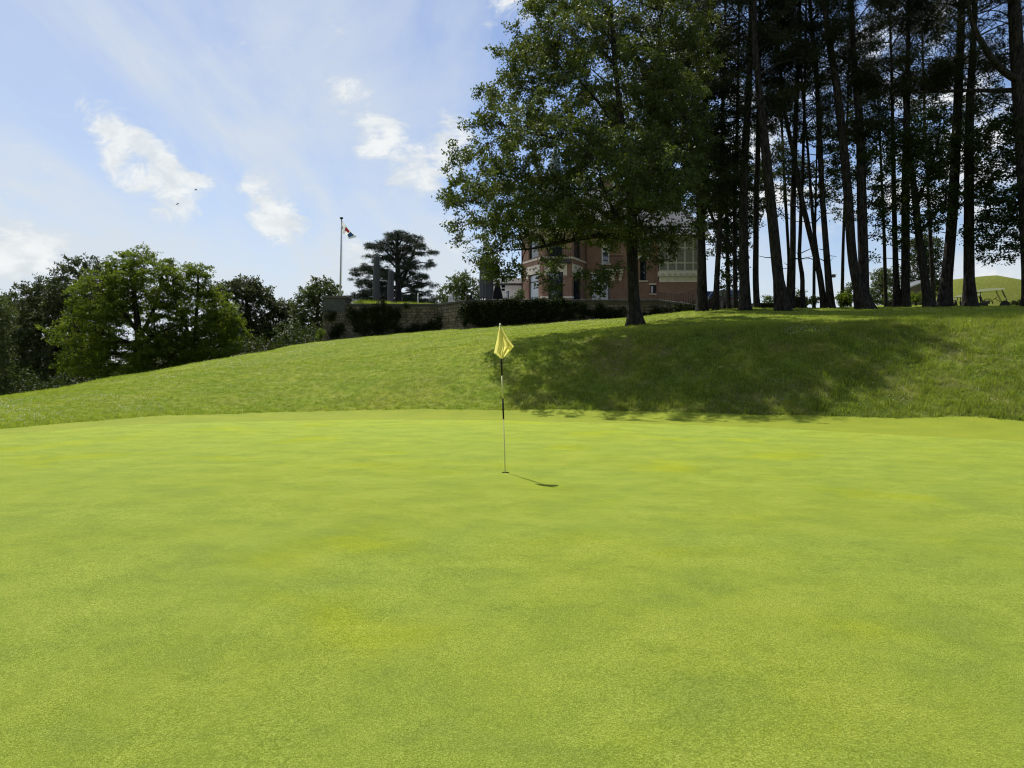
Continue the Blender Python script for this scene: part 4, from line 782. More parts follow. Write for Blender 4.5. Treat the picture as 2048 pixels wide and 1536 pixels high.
def unit_stone(seed):
    q = random.Random(seed); v = []
    for x, z in ((-.5, -.5), (.5, -.5), (.5, .5), (-.5, .5)): v.append((x, 0.0, z))
    for x, z in ((-.5, -.5), (.5, -.5), (.5, .5), (-.5, .5)): v.append((x * q.uniform(.78, .95), -1.0 * q.uniform(.7, 1.1), z * q.uniform(.72, .95)))
    me = bpy.data.meshes.new('stone'); me.from_pydata(v, [], [(0, 1, 5, 4), (1, 2, 6, 5), (2, 3, 7, 6), (3, 0, 4, 7), (4, 5, 6, 7)]); me.update(); me.materials.append(M['stone']); return me
STONES = [unit_stone(i) for i in range(8)]
def lay_stones(parent, p0, p1, zb, zt, row=0.23, wmin=0.26, wmax=0.55, skip=None, off=0.0):
    """courses of rubble stones on a vertical face from p0 to p1 (plan), facing the camera side"""
    a = math.atan2(p1[1] - p0[1], p1[0] - p0[0]); L = math.hypot(p1[0] - p0[0], p1[1] - p0[1]); nx, ny = math.sin(a), -math.cos(a); q = random.Random(int(L * 1000)); cnt = 0
    B = parent.location
    z = 0.0
    while True:
        h = row * q.uniform(.65, 1.5); s = q.uniform(-.3, 0); 
        zmin = min(zb(0), zb(1)); zz = zmin + z
        if zz > max(zt(0), zt(1)): break
        while s < L:
            w = q.uniform(wmin, wmax); c = s + w / 2; t = min(max(c / L, 0), 1); zc = zz + h / 2
            if 0.03 < c and c + w / 2 < L + .05 and c - w / 2 > -.05 and zb(t) - 0.05 < zc and zc + h / 2 < zt(t):
                x, y = p0[0] + math.cos(a) * c + nx * off, p0[1] + math.sin(a) * c + ny * off
                if not (skip and skip(*to_px(x, y, zc))):
                    o = bpy.data.objects.new('stone', STONES[q.randrange(8)]); COL.objects.link(o); o.parent = parent; o.location = (x - B.x, y - B.y, zc - B.z); o.rotation_euler = (0, q.uniform(-.16, .16), a); o.scale = (w - q.uniform(.01, .05), q.uniform(.03, .08), (h - .02) * q.uniform(.8, 1.08)); cnt += 1
            s += w
        z += h
    return cnt

def build_wall():
    root = empty('garden_wall', (WALL[0][0], WALL[0][1], g1(*WALL[0]))); B = root.location; tag(root, 'long old rubble stone retaining wall with dark coping below the terrace', 'wall')
    mb = MB(); cnt = 0
    for i in range(4):
        p0, p1 = WALL[i], WALL[i + 1]; a = math.atan2(p1[1] - p0[1], p1[0] - p0[0]); L = math.hypot(p1[0] - p0[0], p1[1] - p0[1]); nx, ny = math.sin(a), -math.cos(a); th = 0.42
        z0, z1 = WTOP[i] - .14, WTOP[i + 1] - .14; b0, b1 = min(g1(*p0), g1(*p1)) - .6, min(g1(*p0), g1(*p1)) - .6
        if i == 1: z0 += .003; z1 += .003
        F4 = [(p0[0], p0[1]), (p1[0], p1[1]), (p1[0] - nx * th, p1[1] - ny * th), (p0[0] - nx * th, p0[1] - ny * th)]; zz = [z0, z1, z1, z0]; bb = [b0, b1, b1, b0]
        V = [(x - B.x, y - B.y, b - B.z) for (x, y), b in zip(F4, bb)] + [(x - B.x, y - B.y, z - B.z) for (x, y), z in zip(F4, zz)]; k = len(mb.v); mb.v += V; mb.f += [tuple(k + j for j in f) for f in ((3, 2, 1, 0), (4, 5, 6, 7), (0, 1, 5, 4), (1, 2, 6, 5), (2, 3, 7, 6), (3, 0, 4, 7))]
        gb = lambda t, p0=p0, p1=p1: g1(p0[0] + (p1[0] - p0[0]) * t, p0[1] + (p1[1] - p0[1]) * t); gt = lambda t, z0=z0, z1=z1: z0 + (z1 - z0) * t
        cnt += lay_stones(root, p0, p1, gb, gt, 0.155 if i < 2 else 0.2, 0.15, 0.42, lambda a_, b_: in_ivy(a_, b_, 0.75))
        n = max(1, round(L / 1.3))
        for j in range(n):
            c = (j + .5) / n; zc = z0 + (z1 - z0) * c + .075 + (0.002 * (j % 2)); cb = MB().box((0, 0, 0), (L / n - .012, th + .16, .14)); o = cb.build('coping_stone', M['coping'], root, bevel=0.012)
            o.location = (p0[0] + math.cos(a) * L * c - nx * th / 2 - B.x, p0[1] + math.sin(a) * L * c - ny * th / 2 - B.y, zc - B.z); o.rotation_euler = (0, -math.atan2(z1 - z0, L), a)
    mb.build('core', M['mortar'], root)
    # square pillar at the left end
    d = 47.0; x0, x1 = X(646, d), X(691, d); zt = Z(592, d); zb = min(g1(x0, d), g1(x1, d)) - .5; zm = Z(624, d); w = x1 - x0; cx = (x0 + x1) / 2
    pr = empty('stone_pillar', (cx, d, g1(cx, d))); B = pr.location; tag(pr, 'square stone pillar with a smooth blue-grey top block at the end of the wall', 'pillar')
    MB().span(x0 - B.x, x1 - B.x, 0, w, zb - B.z, zm - B.z).build('shaft', M['mortar'], pr)
    MB().span(x0 - B.x - .02, x1 - B.x + .02, -.03, w + .03, zm - B.z + .002, zt - .16 - B.z).build('top_block', M['blue_stone'], pr, bevel=.015)
    MB().span(x0 - B.x - .09, x1 - B.x + .09, -.10, w + .10, zt - .157 - B.z, zt - B.z).build('cap', M['coping'], pr, bevel=.015)
    lay_stones(pr, (x0, d), (x1, d), lambda t: g1(cx, d) - .1, lambda t: zm, 0.15, 0.14, 0.38); lay_stones(pr, (x1, d), (x1, d + w), lambda t: g1(cx, d) - .1, lambda t: zm, 0.15, 0.14, 0.38)
    # terrace slab behind the wall
    tb = MB(); pts = [(p[0] + .1, p[1] + .3) for p in WALL[:4]] + [(X(1318, 44) + .4, 52.0), (X(1400, 52), 52.2), (X(1400, 52), 76), (X(690, 47), 76)]
    k = len(pts); tb.v = [(x, y, TZ) for x, y in pts] + [(x, y, 1.5) for x, y in pts]; tb.f = [tuple(range(k))] + [(i, k + i, k + (i + 1) % k, (i + 1) % k) for i in range(k)]
    tag(tb.build('terrace', M['paving']), kind='structure')

def on_wall(px, py):
    """point on the wall face seen in that direction"""
    u = (px - 1024) / F
    for i in range(4):
        (x0, y0), (x1, y1) = WALL[i], WALL[i + 1]; den = (x1 - x0) - u * (y1 - y0)
        t = (u * y0 - x0) / den if abs(den) > 1e-9 else -1
        if -1e-6 <= t <= 1 + 1e-6: y = y0 + (y1 - y0) * t; return np.array([u * y, y, Z(py, y)])
    y = WALL[0][1]; return np.array([u * y, y, Z(py, y)])
def build_ivy():
    r = np.random.default_rng(7)
    def make(label, pts, nleaf, rad, size):
        T_ = np.array(pts); T_[:, 1] -= 0.14; base = T_[np.argmin(T_[:, 2])].copy(); base[2] = g1(base[0], base[1]); V, tw = foliage(r, T_, nleaf, rad, size, 6, 0.9, 0.85, 0.1, 0.1, 0.08)
        V[:, :, 1] = np.where(V[:, :, 1] > T_[:, 1].max() + .1, V[:, :, 1], V[:, :, 1])
        root = empty('ivy', base); tag(root, label, 'ivy'); stems = []
        for t in T_[::3]: stems.append((np.stack([base + np.array([0, .06, -.05]), (t + np.array([r.normal(0, .15), .05, -abs(t[2] - base[2]) / 2])), t]), np.array([.012, .01, .005]), 4))
        v, f = tubes_np(stems); link('stem', np_mesh('stem', v - base, [f], True), M['bark'], root); link('foliage', np_mesh('foliage', (V - base).reshape(-1, 3), [np.arange(len(V) * 4).reshape(-1, 4)]), M['ivy_leaf'], root)
    for label, L in IVY:
        pts = []
        for a, b, c, e in L:
            for _ in range(max(4, int(c * e / 14))):
                q = r.random() * 6.283; s = math.sqrt(r.random()) * .9; pts.append(on_wall(a + c * s * math.cos(q), b + e * s * math.sin(q)))
        make(label, pts, 46, 0.24, 0.085)
    d = 47.0
    for label, L in (('ivy tuft high on the stone pillar', [(662, 632, 9, 8)]), ('ivy clump low on the right side of the stone pillar', [(680, 655, 9, 14), (672, 668, 8, 6)])):
        pts = [np.array(P(a + c * math.sqrt(r.random()) * math.cos(t), b + e * math.sqrt(r.random()) * math.sin(t), d)) for a, b, c, e in L for t in r.uniform(0, 6.28, 14)]
        make(label, pts, 40, 0.2, 0.08)
build_wall(); build_ivy()

# ------------------------------------------------------------------ house
def build_house():
    dB, dM, dW, dR = 51.4, 54.0, 53.0, 64.0                    # bay front, main wall, right wing, back of the house
    hx = lambda px, d=dM: X(px, d)
    zf = TZ - .3; root = empty('brick_villa', (X(1240, dM), dM, TZ)); B = root.location
    tag(root, 'red brick villa with cream stone bands, corner bay and timber-framed wing behind the oak', 'house')
    def loc(p): return (p[0] - B.x, p[1] - B.y, p[2] - B.z)
    def facet(name, p0, p1, z0, z1, openings, mat, depth=0.22, parent=None):
        """wall face from p0 to p1 (plan) with rectangular openings (s0, s1, z0, z1), reveals included"""
        L = math.hypot(p1[0] - p0[0], p1[1] - p0[1]); ux, uy = (p1[0] - p0[0]) / L, (p1[1] - p0[1]) / L; nx, ny = uy, -ux
        ss = sorted({0, L, *[o[0] for o in openings], *[o[1] for o in openings]}); zs = sorted({z0, z1, *[o[2] for o in openings], *[o[3] for o in openings]}); m = MB()
        pt = lambda s, z, dep=0: loc((p0[0] + ux * s - nx * dep, p0[1] + uy * s - ny * dep, z))
        for i in range(len(ss) - 1):
            for j in range(len(zs) - 1):
                cs, cz = (ss[i] + ss[i + 1]) / 2, (zs[j] + zs[j + 1]) / 2
                if any(o[0] < cs < o[1] and o[2] < cz < o[3] for o in openings): continue
                m.poly([pt(ss[i], zs[j]), pt(ss[i + 1], zs[j]), pt(ss[i + 1], zs[j + 1]), pt(ss[i], zs[j + 1])])
        for a, b, c, e in openings:
            m.poly([pt(a, c), pt(a, e), pt(a, e, depth), pt(a, c, depth)]); m.poly([pt(b, e), pt(b, c), pt(b, c, depth), pt(b, e, depth)]); m.poly([pt(a, e), pt(b, e), pt(b, e, depth), pt(a, e, depth)]); m.poly([pt(b, c), pt(a, c), pt(a, c, depth), pt(b, c, depth)])
        return m.build(name, mat, parent or root), (p0, (ux, uy), (nx, ny), L)
    def slab(name, fr, s0, s1, z0, z1, out, mat, thick=0.06, parent=None, bevel=0.0):
        """flat piece standing proud of a facet by `out`"""
        p0, u, n, L = fr; m = MB(); s = (s0 + s1) / 2; a = math.atan2(u[1], u[0]); c = (p0[0] + u[0] * s + n[0] * (out - thick / 2), p0[1] + u[1] * s + n[1] * (out - thick / 2), (z0 + z1) / 2)
        m.box(loc(c), (s1 - s0, thick, z1 - z0), rz=a); return m.build(name, mat, parent or root, bevel=bevel)
    def window(fr, a, b, c, e, frame='frame', pane='glass', bars=(), cols=1, name='window', fw=0.07):
        p0, u, n, L = fr; ang = math.atan2(u[1], u[0]); m = MB()
        def bar(s0, s1, z0, z1, dep=0.13, th=0.07):
            s = (s0 + s1) / 2; m.box(loc((p0[0] + u[0] * s - n[0] * dep, p0[1] + u[1] * s - n[1] * dep, (z0 + z1) / 2)), (s1 - s0, th, z1 - z0), rz=ang)
        bar(a, a + fw, c, e); bar(b - fw, b, c, e); bar(a + fw, b - fw, e - fw, e); bar(a + fw, b - fw, c, c + fw)
        for k in range(1, cols): s = a + (b - a) * k / cols; bar(s - fw / 2, s + fw / 2, c + fw, e - fw, .13, .06)
        for t in bars: z = c + (e - c) * t; bar(a + fw, b - fw, z - fw / 2, z + fw / 2, .13, .05)
        f = m.build(name, M[frame], root); s = (a + b) / 2
        g = MB().box(loc((p0[0] + u[0] * s - n[0] * .15, p0[1] + u[1] * s - n[1] * .15, (c + e) / 2)), (b - a - fw, .012, e - c - fw), rz=ang); g.build('pane', M[pane], f); return f
    # ---- corner bay
    z = lambda py, d: Z(py, d)
    eave = z(452, dB)
    A0, A1, A2, A3 = (hx(1046), dM + .4), (X(1085, dB), dB), (X(1144, dB), dB), (hx(1173), dM + .2)
    zl0, zl1 = TZ + .05, z(544, dB)                              # french windows
    zu0, zu1 = z(511, dB), z(468, dB)
    L1 = math.hypot(A1[0] - A0[0], A1[1] - A0[1]); L2 = A2[0] - A1[0]; L3 = math.hypot(A3[0] - A2[0], A3[1] - A2[1])
    for nm, p0, p1, op, ob in (('wall', A0, A1, (.30 * L1, .80 * L1), (.30 * L1, .80 * L1)), ('wall', A1, A2, (.20 * L2, .70 * L2), (.22 * L2, .68 * L2)), ('wall', A2, A3, (.10 * L3, .62 * L3), (.14 * L3, .60 * L3))):
        mid = p0 is A1
        up = (ob[0], ob[1], (z(521, dB) if mid else zu0), zu1)
        w, fr = facet(nm, p0, p1, zf, eave, [(op[0], op[1], zl0, zl1), up], M['brick']); L = fr[3]
        window(fr, op[0], op[1], zl0, zl1, 'frame', 'pale_reflection' if p0 is A0 else 'glass', (.80,), 1 if p0 is A0 else 2, 'french_window'); window(fr, *up, 'frame', 'glass', (.72,), 1 if not mid else 2)
        slab('lintel', fr, max(0.02, op[0] - .28), min(L - .02, op[1] + .28), zl1 + .002, z(527, dB), .05, M['cream'], .09)
        for s0, s1 in ((max(0.02, op[0] - .28), op[0] - .003), (op[1] + .003, min(L - .02, op[1] + .28))): slab('lintel_ear', fr, s0, s1, z(551, dB), zl1, .05, M['cream'], .09)
        for k in (0, 1): s = op[0] + (op[1] - op[0]) * (.22 + .56 * k); slab('brick_inset', fr, s - .16, s + .16, z(535, dB), z(531, dB), .056, M['brick'], .05)
        slab('string_course', fr, -.02, L + .02, z(517, dB), z(513.5, dB), .07, M['cream'], .12)
        slab('plinth_band', fr, -.01, op[0] - .003, TZ + .9, TZ + 1.05, .035, M['cream'], .06); slab('plinth_band', fr, op[1] + .003, L + .01, TZ + .9, TZ + 1.05, .035, M['cream'], .06)
        slab('window_head', fr, ob[0] - .1, ob[1] + .1, zu1 + .002, zu1 + .22, .05, M['cream'], .09)
        slab('cornice', fr, -.06, L + .06, eave - .3, eave, .16, M['cream'], .3)
    # balcony in front of the bay's middle window
    zb = z(523, dB); bal = MB().span(A1[0] + .15 - B.x, A2[0] - .1 - B.x, dB - .62 - B.y, dB - .01 - B.y, zb - B.z - .16, zb - B.z).build('balcony', M['blue_stone'], root, bevel=.01)
    m = MB()
    for k in range(15): t = k / 14; m.tube([(A1[0] + .2 + (L2 - .35) * t - B.x, dB - .56 - B.y, zb - B.z + .003), (A1[0] + .2 + (L2 - .35) * t - B.x, dB - .56 - B.y, zb - B.z + .82)], .012, 5)
    m.span(A1[0] + .17 - B.x, A2[0] - .12 - B.x, dB - .585 - B.y, dB - .535 - B.y, zb - B.z + .82, zb - B.z + .86); m.build('railing', M['dark_metal'], bal)
    # drain pipes
    for p in ((A0[0] - .06, A0[1] - .05), (A3[0] + .07, A3[1] - .08)): MB().tube([(p[0] - B.x, p[1] - B.y, zf - B.z), (p[0] - B.x, p[1] - B.y, eave - .35 - B.z)], .05, 8).build('drain_pipe', M['dark_metal'], root, smooth=True)
    # pointed bay roof
    cx, cy = (A1[0] + A2[0]) / 2, dM + .3; apex = z(285, dM); ring = [A0, A1, A2, A3, (A3[0], dM + 3.0), (A0[0], dM + 3.0)]; m = MB(); gr = [(cx + (x - cx) * 1.14, cy + (y - cy) * 1.14) for x, y in ring]; mid_ = [(cx + (x - cx) * .55, cy + (y - cy) * .55) for x, y in ring]
    zm_ = eave + (apex - eave) * .32
    for i in range(6):
        j = (i + 1) % 6; m.poly([loc((*gr[i], eave + .01)), loc((*gr[j], eave + .01)), loc((*mid_[j], zm_)), loc((*mid_[i], zm_))]); m.poly([loc((*mid_[i], zm_)), loc((*mid_[j], zm_)), loc((cx, cy, apex))])
    sp = m.build('bay_roof', M['copper'], root); MB().lathe([(.02, 0), (.12, .1), (.14, .2), (.05, .35), (.02, 1.0)], 12, loc((cx, cy, apex - .08))).build('finial', M['copper'], sp, smooth=True)
    # ---- main wall between bay and wing
    zE = z(455, dM); p0, p1 = (A3[0] + .002, dM), (hx(1318), dM)
    S = lambda px: hx(px) - p0[0]
    ops = [(S(1182), S(1219), TZ + .05, z(548, dM)), (S(1203), S(1219), z(527, dM), z(492, dM)), (S(1280), S(1293), z(561, dM), z(520, dM)), (S(1278), S(1303), z(498, dM), z(470, dM)), (S(1301), S(1313), z(587, dM), z(570, dM))]
    w, fr = facet('wall', p0, p1, zf, zE, ops, M['brick'])
    window(fr, *ops[0], 'frame', 'glass', (.8,), 2, 'french_window'); window(fr, *ops[1], 'white_paint', 'glass', (.7,), 1, 'window', .11); window(fr, *ops[2], 'frame', 'glass', (.45,), 1); window(fr, *ops[3], 'white_paint', 'pale_reflection', (), 2, 'window', .12); window(fr, *ops[4], 'frame', 'glass', (), 1)
    slab('lintel', fr, S(1180), S(1222), z(548, dM) + .003, z(545, dM), .05, M['cream'], .09); slab('lintel_ear', fr, S(1219) + .004, S(1224), z(556, dM), z(548, dM), .05, M['cream'], .09)
    for k in (1, 3): slab('window_surround', fr, ops[k][0] - .14, ops[k][1] + .14, ops[k][3] + .003, ops[k][3] + .2, .05, M['cream'], .09); slab('window_sill', fr, ops[k][0] - .12, ops[k][1] + .12, ops[k][2] - .1, ops[k][2] - .003, .1, M['cream'], .16)
    slab('window_sill', fr, ops[2][0] - .1, ops[2][1] + .1, ops[2][2] - .1, ops[2][2] - .003, .1, M['cream'], .16); slab('window_sill', fr, ops[4][0] - .1, ops[4][1] + .22, ops[4][2] - .1, ops[4][2] - .003, .1, M['cream'], .16); slab('window_surround', fr, ops[4][0] - .12, ops[4][1] + .22, ops[4][3] + .003, ops[4][3] + .13, .04, M['cream'], .08)
    for k in range(5): zz = ops[4][2] + .05 + k * .11; slab('shutter_slat', fr, ops[4][1] + .01, ops[4][1] + .2, zz, zz + .08, .05, M['beam'], .05)
    slab('plaque', fr, S(1311), S(1318) - .03, z(593, dM), z(590, dM), .03, M['cream'], .03)
    # arched head of the stair window
    m = MB(); c_s = (ops[2][0] + ops[2][1]) / 2; rad = (ops[2][1] - ops[2][0]) / 2 + .08; zc = ops[2][3]; prev = None
    for k in range(13):
        t = math.pi * k / 12; a_ = [(c_s - (rad + dr) * math.cos(t), zc + (rad + dr) * math.sin(t) * .9) for dr in (0, .16)]
        if prev:
            q = [prev[0], prev[1], a_[1], a_[0]]
            for dep, flip in ((.04, False), (-.02, True)):
                pts = [loc((p0[0] + s, dM - dep, zz)) for s, zz in q]; m.poly(pts if flip else pts[::-1])
        prev = a_
    m.build('window_arch', M['cream'], root)
    m = MB(); pts = [loc((p0[0] + c_s - (rad - .01) * math.cos(math.pi * k / 12), dM - .012, zc + .004 + (rad - .01) * math.sin(math.pi * k / 12) * .88)) for k in range(13)]; m.poly(pts); m.build('fanlight', M['glass'], root)
    slab('cornice', fr, 0, fr[3], zE - .28, zE, .2, M['cream'], .36)
    # balcony with bracket
    zb = z(541.5, dM); x0, x1 = hx(1205), hx(1243); bal = MB().span(x0 - B.x, x1 - B.x, -1.05, -.01, zb - .14 - B.z, zb - B.z).build('balcony', M['cream'], root, bevel=.01); m = MB()
    for k in range(19): t = k / 18; m.tube([(x0 + .05 + (x1 - x0 - .1) * t - B.x, -1.0, zb - B.z + .003), (x0 + .05 + (x1 - x0 - .1) * t - B.x, -1.0, zb - B.z + .95)], .011, 5)
    m.span(x0 - B.x, x1 - B.x, -1.03, -.97, zb - B.z + .95, zb - B.z + 1.0); m.build('railing', M['dark_metal'], bal)
    for px in (1226, 1240):
        m = MB(); xx = hx(px) - B.x; pr = [(-.01, -.142), (-.85, -.142), (-.85, -.26), (-.55, -.32), (-.40, -.48), (-.16, -.56), (-.12, -.75), (-.01, -.80)]
        for sgn in (-.11, .11): m.poly([(xx + sgn, y, zb - B.z + z_) for y, z_ in (pr if sgn > 0 else pr[::-1])])
        for i in range(len(pr)): a_, b_ = pr[i], pr[(i + 1) % len(pr)]; m.poly([(xx - .11, a_[0], zb - B.z + a_[1]), (xx - .11, b_[0], zb - B.z + b_[1]), (xx + .11, b_[0], zb - B.z + b_[1]), (xx + .11, a_[0], zb - B.z + a_[1])])
        m.build('bracket', M['cream'], root)
    # ---- timber-framed wing
    q0, q1 = (X(1318, dW), dW), (X(1402, dW), dW); zW = z(472, dW); zj = z(543, dW)
    w, fr = facet('wall', q0, q1, zf, z(564.5, dW), [], M['brick']); LW = fr[3]
    slab('stone_band', fr, 0, LW, z(564.3, dW), z(553.2, dW), .04, M['cream'], .3); slab('jetty', fr, -.05, LW + .05, z(553, dW), zj, .14, M['cream'], .4)
    for k in range(7): s = LW * (k + .5) / 7; slab('corbel', fr, s - .09, s + .09, z(553, dW) - .02, z(547, dW), .24, M['beam'], .12)
    slab('panel', fr, 0, LW, zj + .002, zW, .08, M['panel'], .25)
    SW = lambda px: X(px, dW) - q0[0]
    for px in (1319.5, 1335, 1352, 1369, 1386, 1400): s = SW(px); slab('timber_post', fr, s - .055, s + .055, zj + .09, zW - .1, .12, M['beam'], .05)
    for py in (541.5, 526, 496): slab('timber_rail', fr, 0, LW, z(py, dW) - .05, z(py, dW) + .05, .124, M['beam'], .05)
    slab('timber_rail', fr, 0, LW, zW - .1, zW, .124, M['beam'], .05)
    # side and back walls
    e0, e1 = q1, (q1[0], dR); facet('wall', e0, e1, zf, zW, [], M['brick']); facet('wall', (q0[0], dM), q0, zf, zW, [], M['brick']); facet('wall', (A0[0], dR), A0, zf, eave, [], M['brick']); facet('wall', e1, (A0[0], dR), zf, zE, [], M['brick'])
    # roofs
    def hip(name, x0, x1, y0, y1, ze, zr, inset, over=.5):
        m = MB(); x0 -= over; x1 += over; y0 -= over; y1 += over; ym = (y0 + y1) / 2; a_ = [(x0, y0, ze), (x1, y0, ze), (x1, y1, ze), (x0, y1, ze)]; r0, r1 = (x0 + inset, ym, zr), (x1 - inset, ym, zr)
        for pl in ([a_[0], a_[1], r1, r0], [a_[1], a_[2], r1], [a_[2], a_[3], r0, r1], [a_[3], a_[0], r0], [a_[3], a_[2], a_[1], a_[0]]): m.poly([loc(q) for q in pl])
        return m.build(name, M['slate'], root)
    r_ = hip('roof', A3[0] - 2.0, q1[0] - 1.0, dM, dR, zE + .01, z(372, 59), 3.6)
    hip('wing_roof', q0[0], q1[0], dW, dR - .5, zW + .012, z(398, 58), 1.2, .62)
    for px, d_ in ((1215, 59), (1345, 60)): cxx = X(px, d_); MB().span(cxx - .45 - B.x, cxx + .45 - B.x, d_ - .4 - B.y, d_ + .4 - B.y, z(400, d_) - 1.5 - B.z, z(352, d_) - B.z).build('chimney', M['brick'], r_)
    # ---- low white annex
    d = 57.0; ax0, ax1 = X(985, d), X(1048, d); an = empty('white_annex', ((ax0 + ax1) / 2, d, TZ)); A = an.location; tag(an, 'low white rendered annex with rounded corner joined to the left of the villa', 'annex')
    R_ = 1.0; prof = [(ax0, d + 5)] + [(ax0 + R_ - R_ * math.cos(t), d + R_ - R_ * math.sin(t)) for t in np.linspace(0, math.pi / 2, 8)] + [(ax1, d)]
    wz0, wz1, wx0, wx1 = z(600, d), z(581.5, d), X(1003, d), X(1018, d)
    def ribbon(name, mat, z0, z1, out=0.0, holes=False):
        m = MB(); n = len(prof)
        for i in range(n - 1):
            (xa, ya), (xb, yb) = prof[i], prof[i + 1]; t = math.atan2(yb - ya, xb - xa); ox, oy = math.sin(t) * out, -math.cos(t) * out
            if i == n - 2 and holes:
                for xs, xe, za, zb_ in ((xa, wx0, z0, z1), (wx1, xb, z0, z1), (wx0, wx1, wz1, z1), (wx0, wx1, z0, wz0)): m.poly([(xs - A.x, d - A.y, za - A.z), (xe - A.x, d - A.y, za - A.z), (xe - A.x, d - A.y, zb_ - A.z), (xs - A.x, d - A.y, zb_ - A.z)])
                continue
            m.poly([(xa + ox - A.x, ya + oy - A.y, z0 - A.z), (xb + ox - A.x, yb + oy - A.y, z0 - A.z), (xb + ox - A.x, yb + oy - A.y, z1 - A.z), (xa + ox - A.x, ya + oy - A.y, z1 - A.z)])
            if out: m.poly([(xa - A.x, ya - A.y, z1 - A.z), (xa + ox - A.x, ya + oy - A.y, z1 - A.z), (xb + ox - A.x, yb + oy - A.y, z1 - A.z), (xb - A.x, yb - A.y, z1 - A.z)]); m.poly([(xa + ox - A.x, ya + oy - A.y, z0 - A.z), (xa - A.x, ya - A.y, z0 - A.z), (xb - A.x, yb - A.y, z0 - A.z), (xb + ox - A.x, yb + oy - A.y, z0 - A.z)])
        return m.build(name, mat, an)
    ribbon('wall', M['white_wall'], TZ - .2, z(556, d), 0, True); ribbon('cornice', M['blue_stone'], z(570.5, d), z(567, d), .14); ribbon('cornice', M['white_wall'], z(567, d) + .002, z(564.5, d), .20); ribbon('string_course', M['white_wall'], z(577, d), z(575.5, d), .05)
    MB().poly([(x - A.x, y - A.y, z(557.5, d) - A.z) for x, y in prof] + [(ax1 - A.x, d + 5 - A.y, z(557.5, d) - A.z)]).build('roof', M['slate'], an)
    f = MB(); f.span(wx0 - A.x, wx0 + .06 - A.x, .06, .12, wz0 - A.z, wz1 - A.z); f.span(wx1 - .06 - A.x, wx1 - A.x, .06, .12, wz0 - A.z, wz1 - A.z); f.span(wx0 + .06 - A.x, wx1 - .06 - A.x, .06, .12, wz1 - .06 - A.z, wz1 - A.z); f = f.build('window', M['frame'], an)
    MB().span(wx0 + .03 - A.x, wx1 - .03 - A.x, .10, .115, wz0 - A.z, wz1 - .03 - A.z).build('pane', M['pale_reflection'], f)
    # dark roof garden pieces on the annex: ball-topped clipped bush and planter
    tp = empty('topiary', (X(991, 58), 58.4, z(557.5, d))); tag(tp, 'dark ball-shaped clipped bush on a short stem standing on the annex roof', 'topiary'); MB().span(-.32, .32, -.25, .25, .01, .62).build('planter', M['black_cloth'], tp); MB().tube([(0, 0, .6), (0, 0, .8)], .05).build('stem', M['wood'], tp)
    r = np.random.default_rng(5); c = r.normal(size=(1400, 3)); c /= np.linalg.norm(c, axis=1)[:, None]; V = leaf_quads(c * .34 * r.uniform(.8, 1.04, (1400, 1)) + np.array([0, 0, 1.02]), r.normal(size=(1400, 3)), c + r.normal(0, .4, (1400, 3)), np.full(1400, .09), np.full(1400, .06)); link('foliage', np_mesh('foliage', V.reshape(-1, 3), [np.arange(5600).reshape(-1, 4)]), M['ivy_leaf'], tp)
    pl = empty('roof_planter', (X(1012, 58.4), 58.4, z(557.5, d))); tag(pl, 'long dark planter box on the annex roof right of the clipped ball', 'planter'); MB().span(-.75, .75, -.2, .2, .01, .30).build('box', M['black_cloth'], pl, bevel=.01); MB().span(-.78, .78, -.23, .23, .302, .36).build('rim', M['dark_metal'], pl)
build_house()

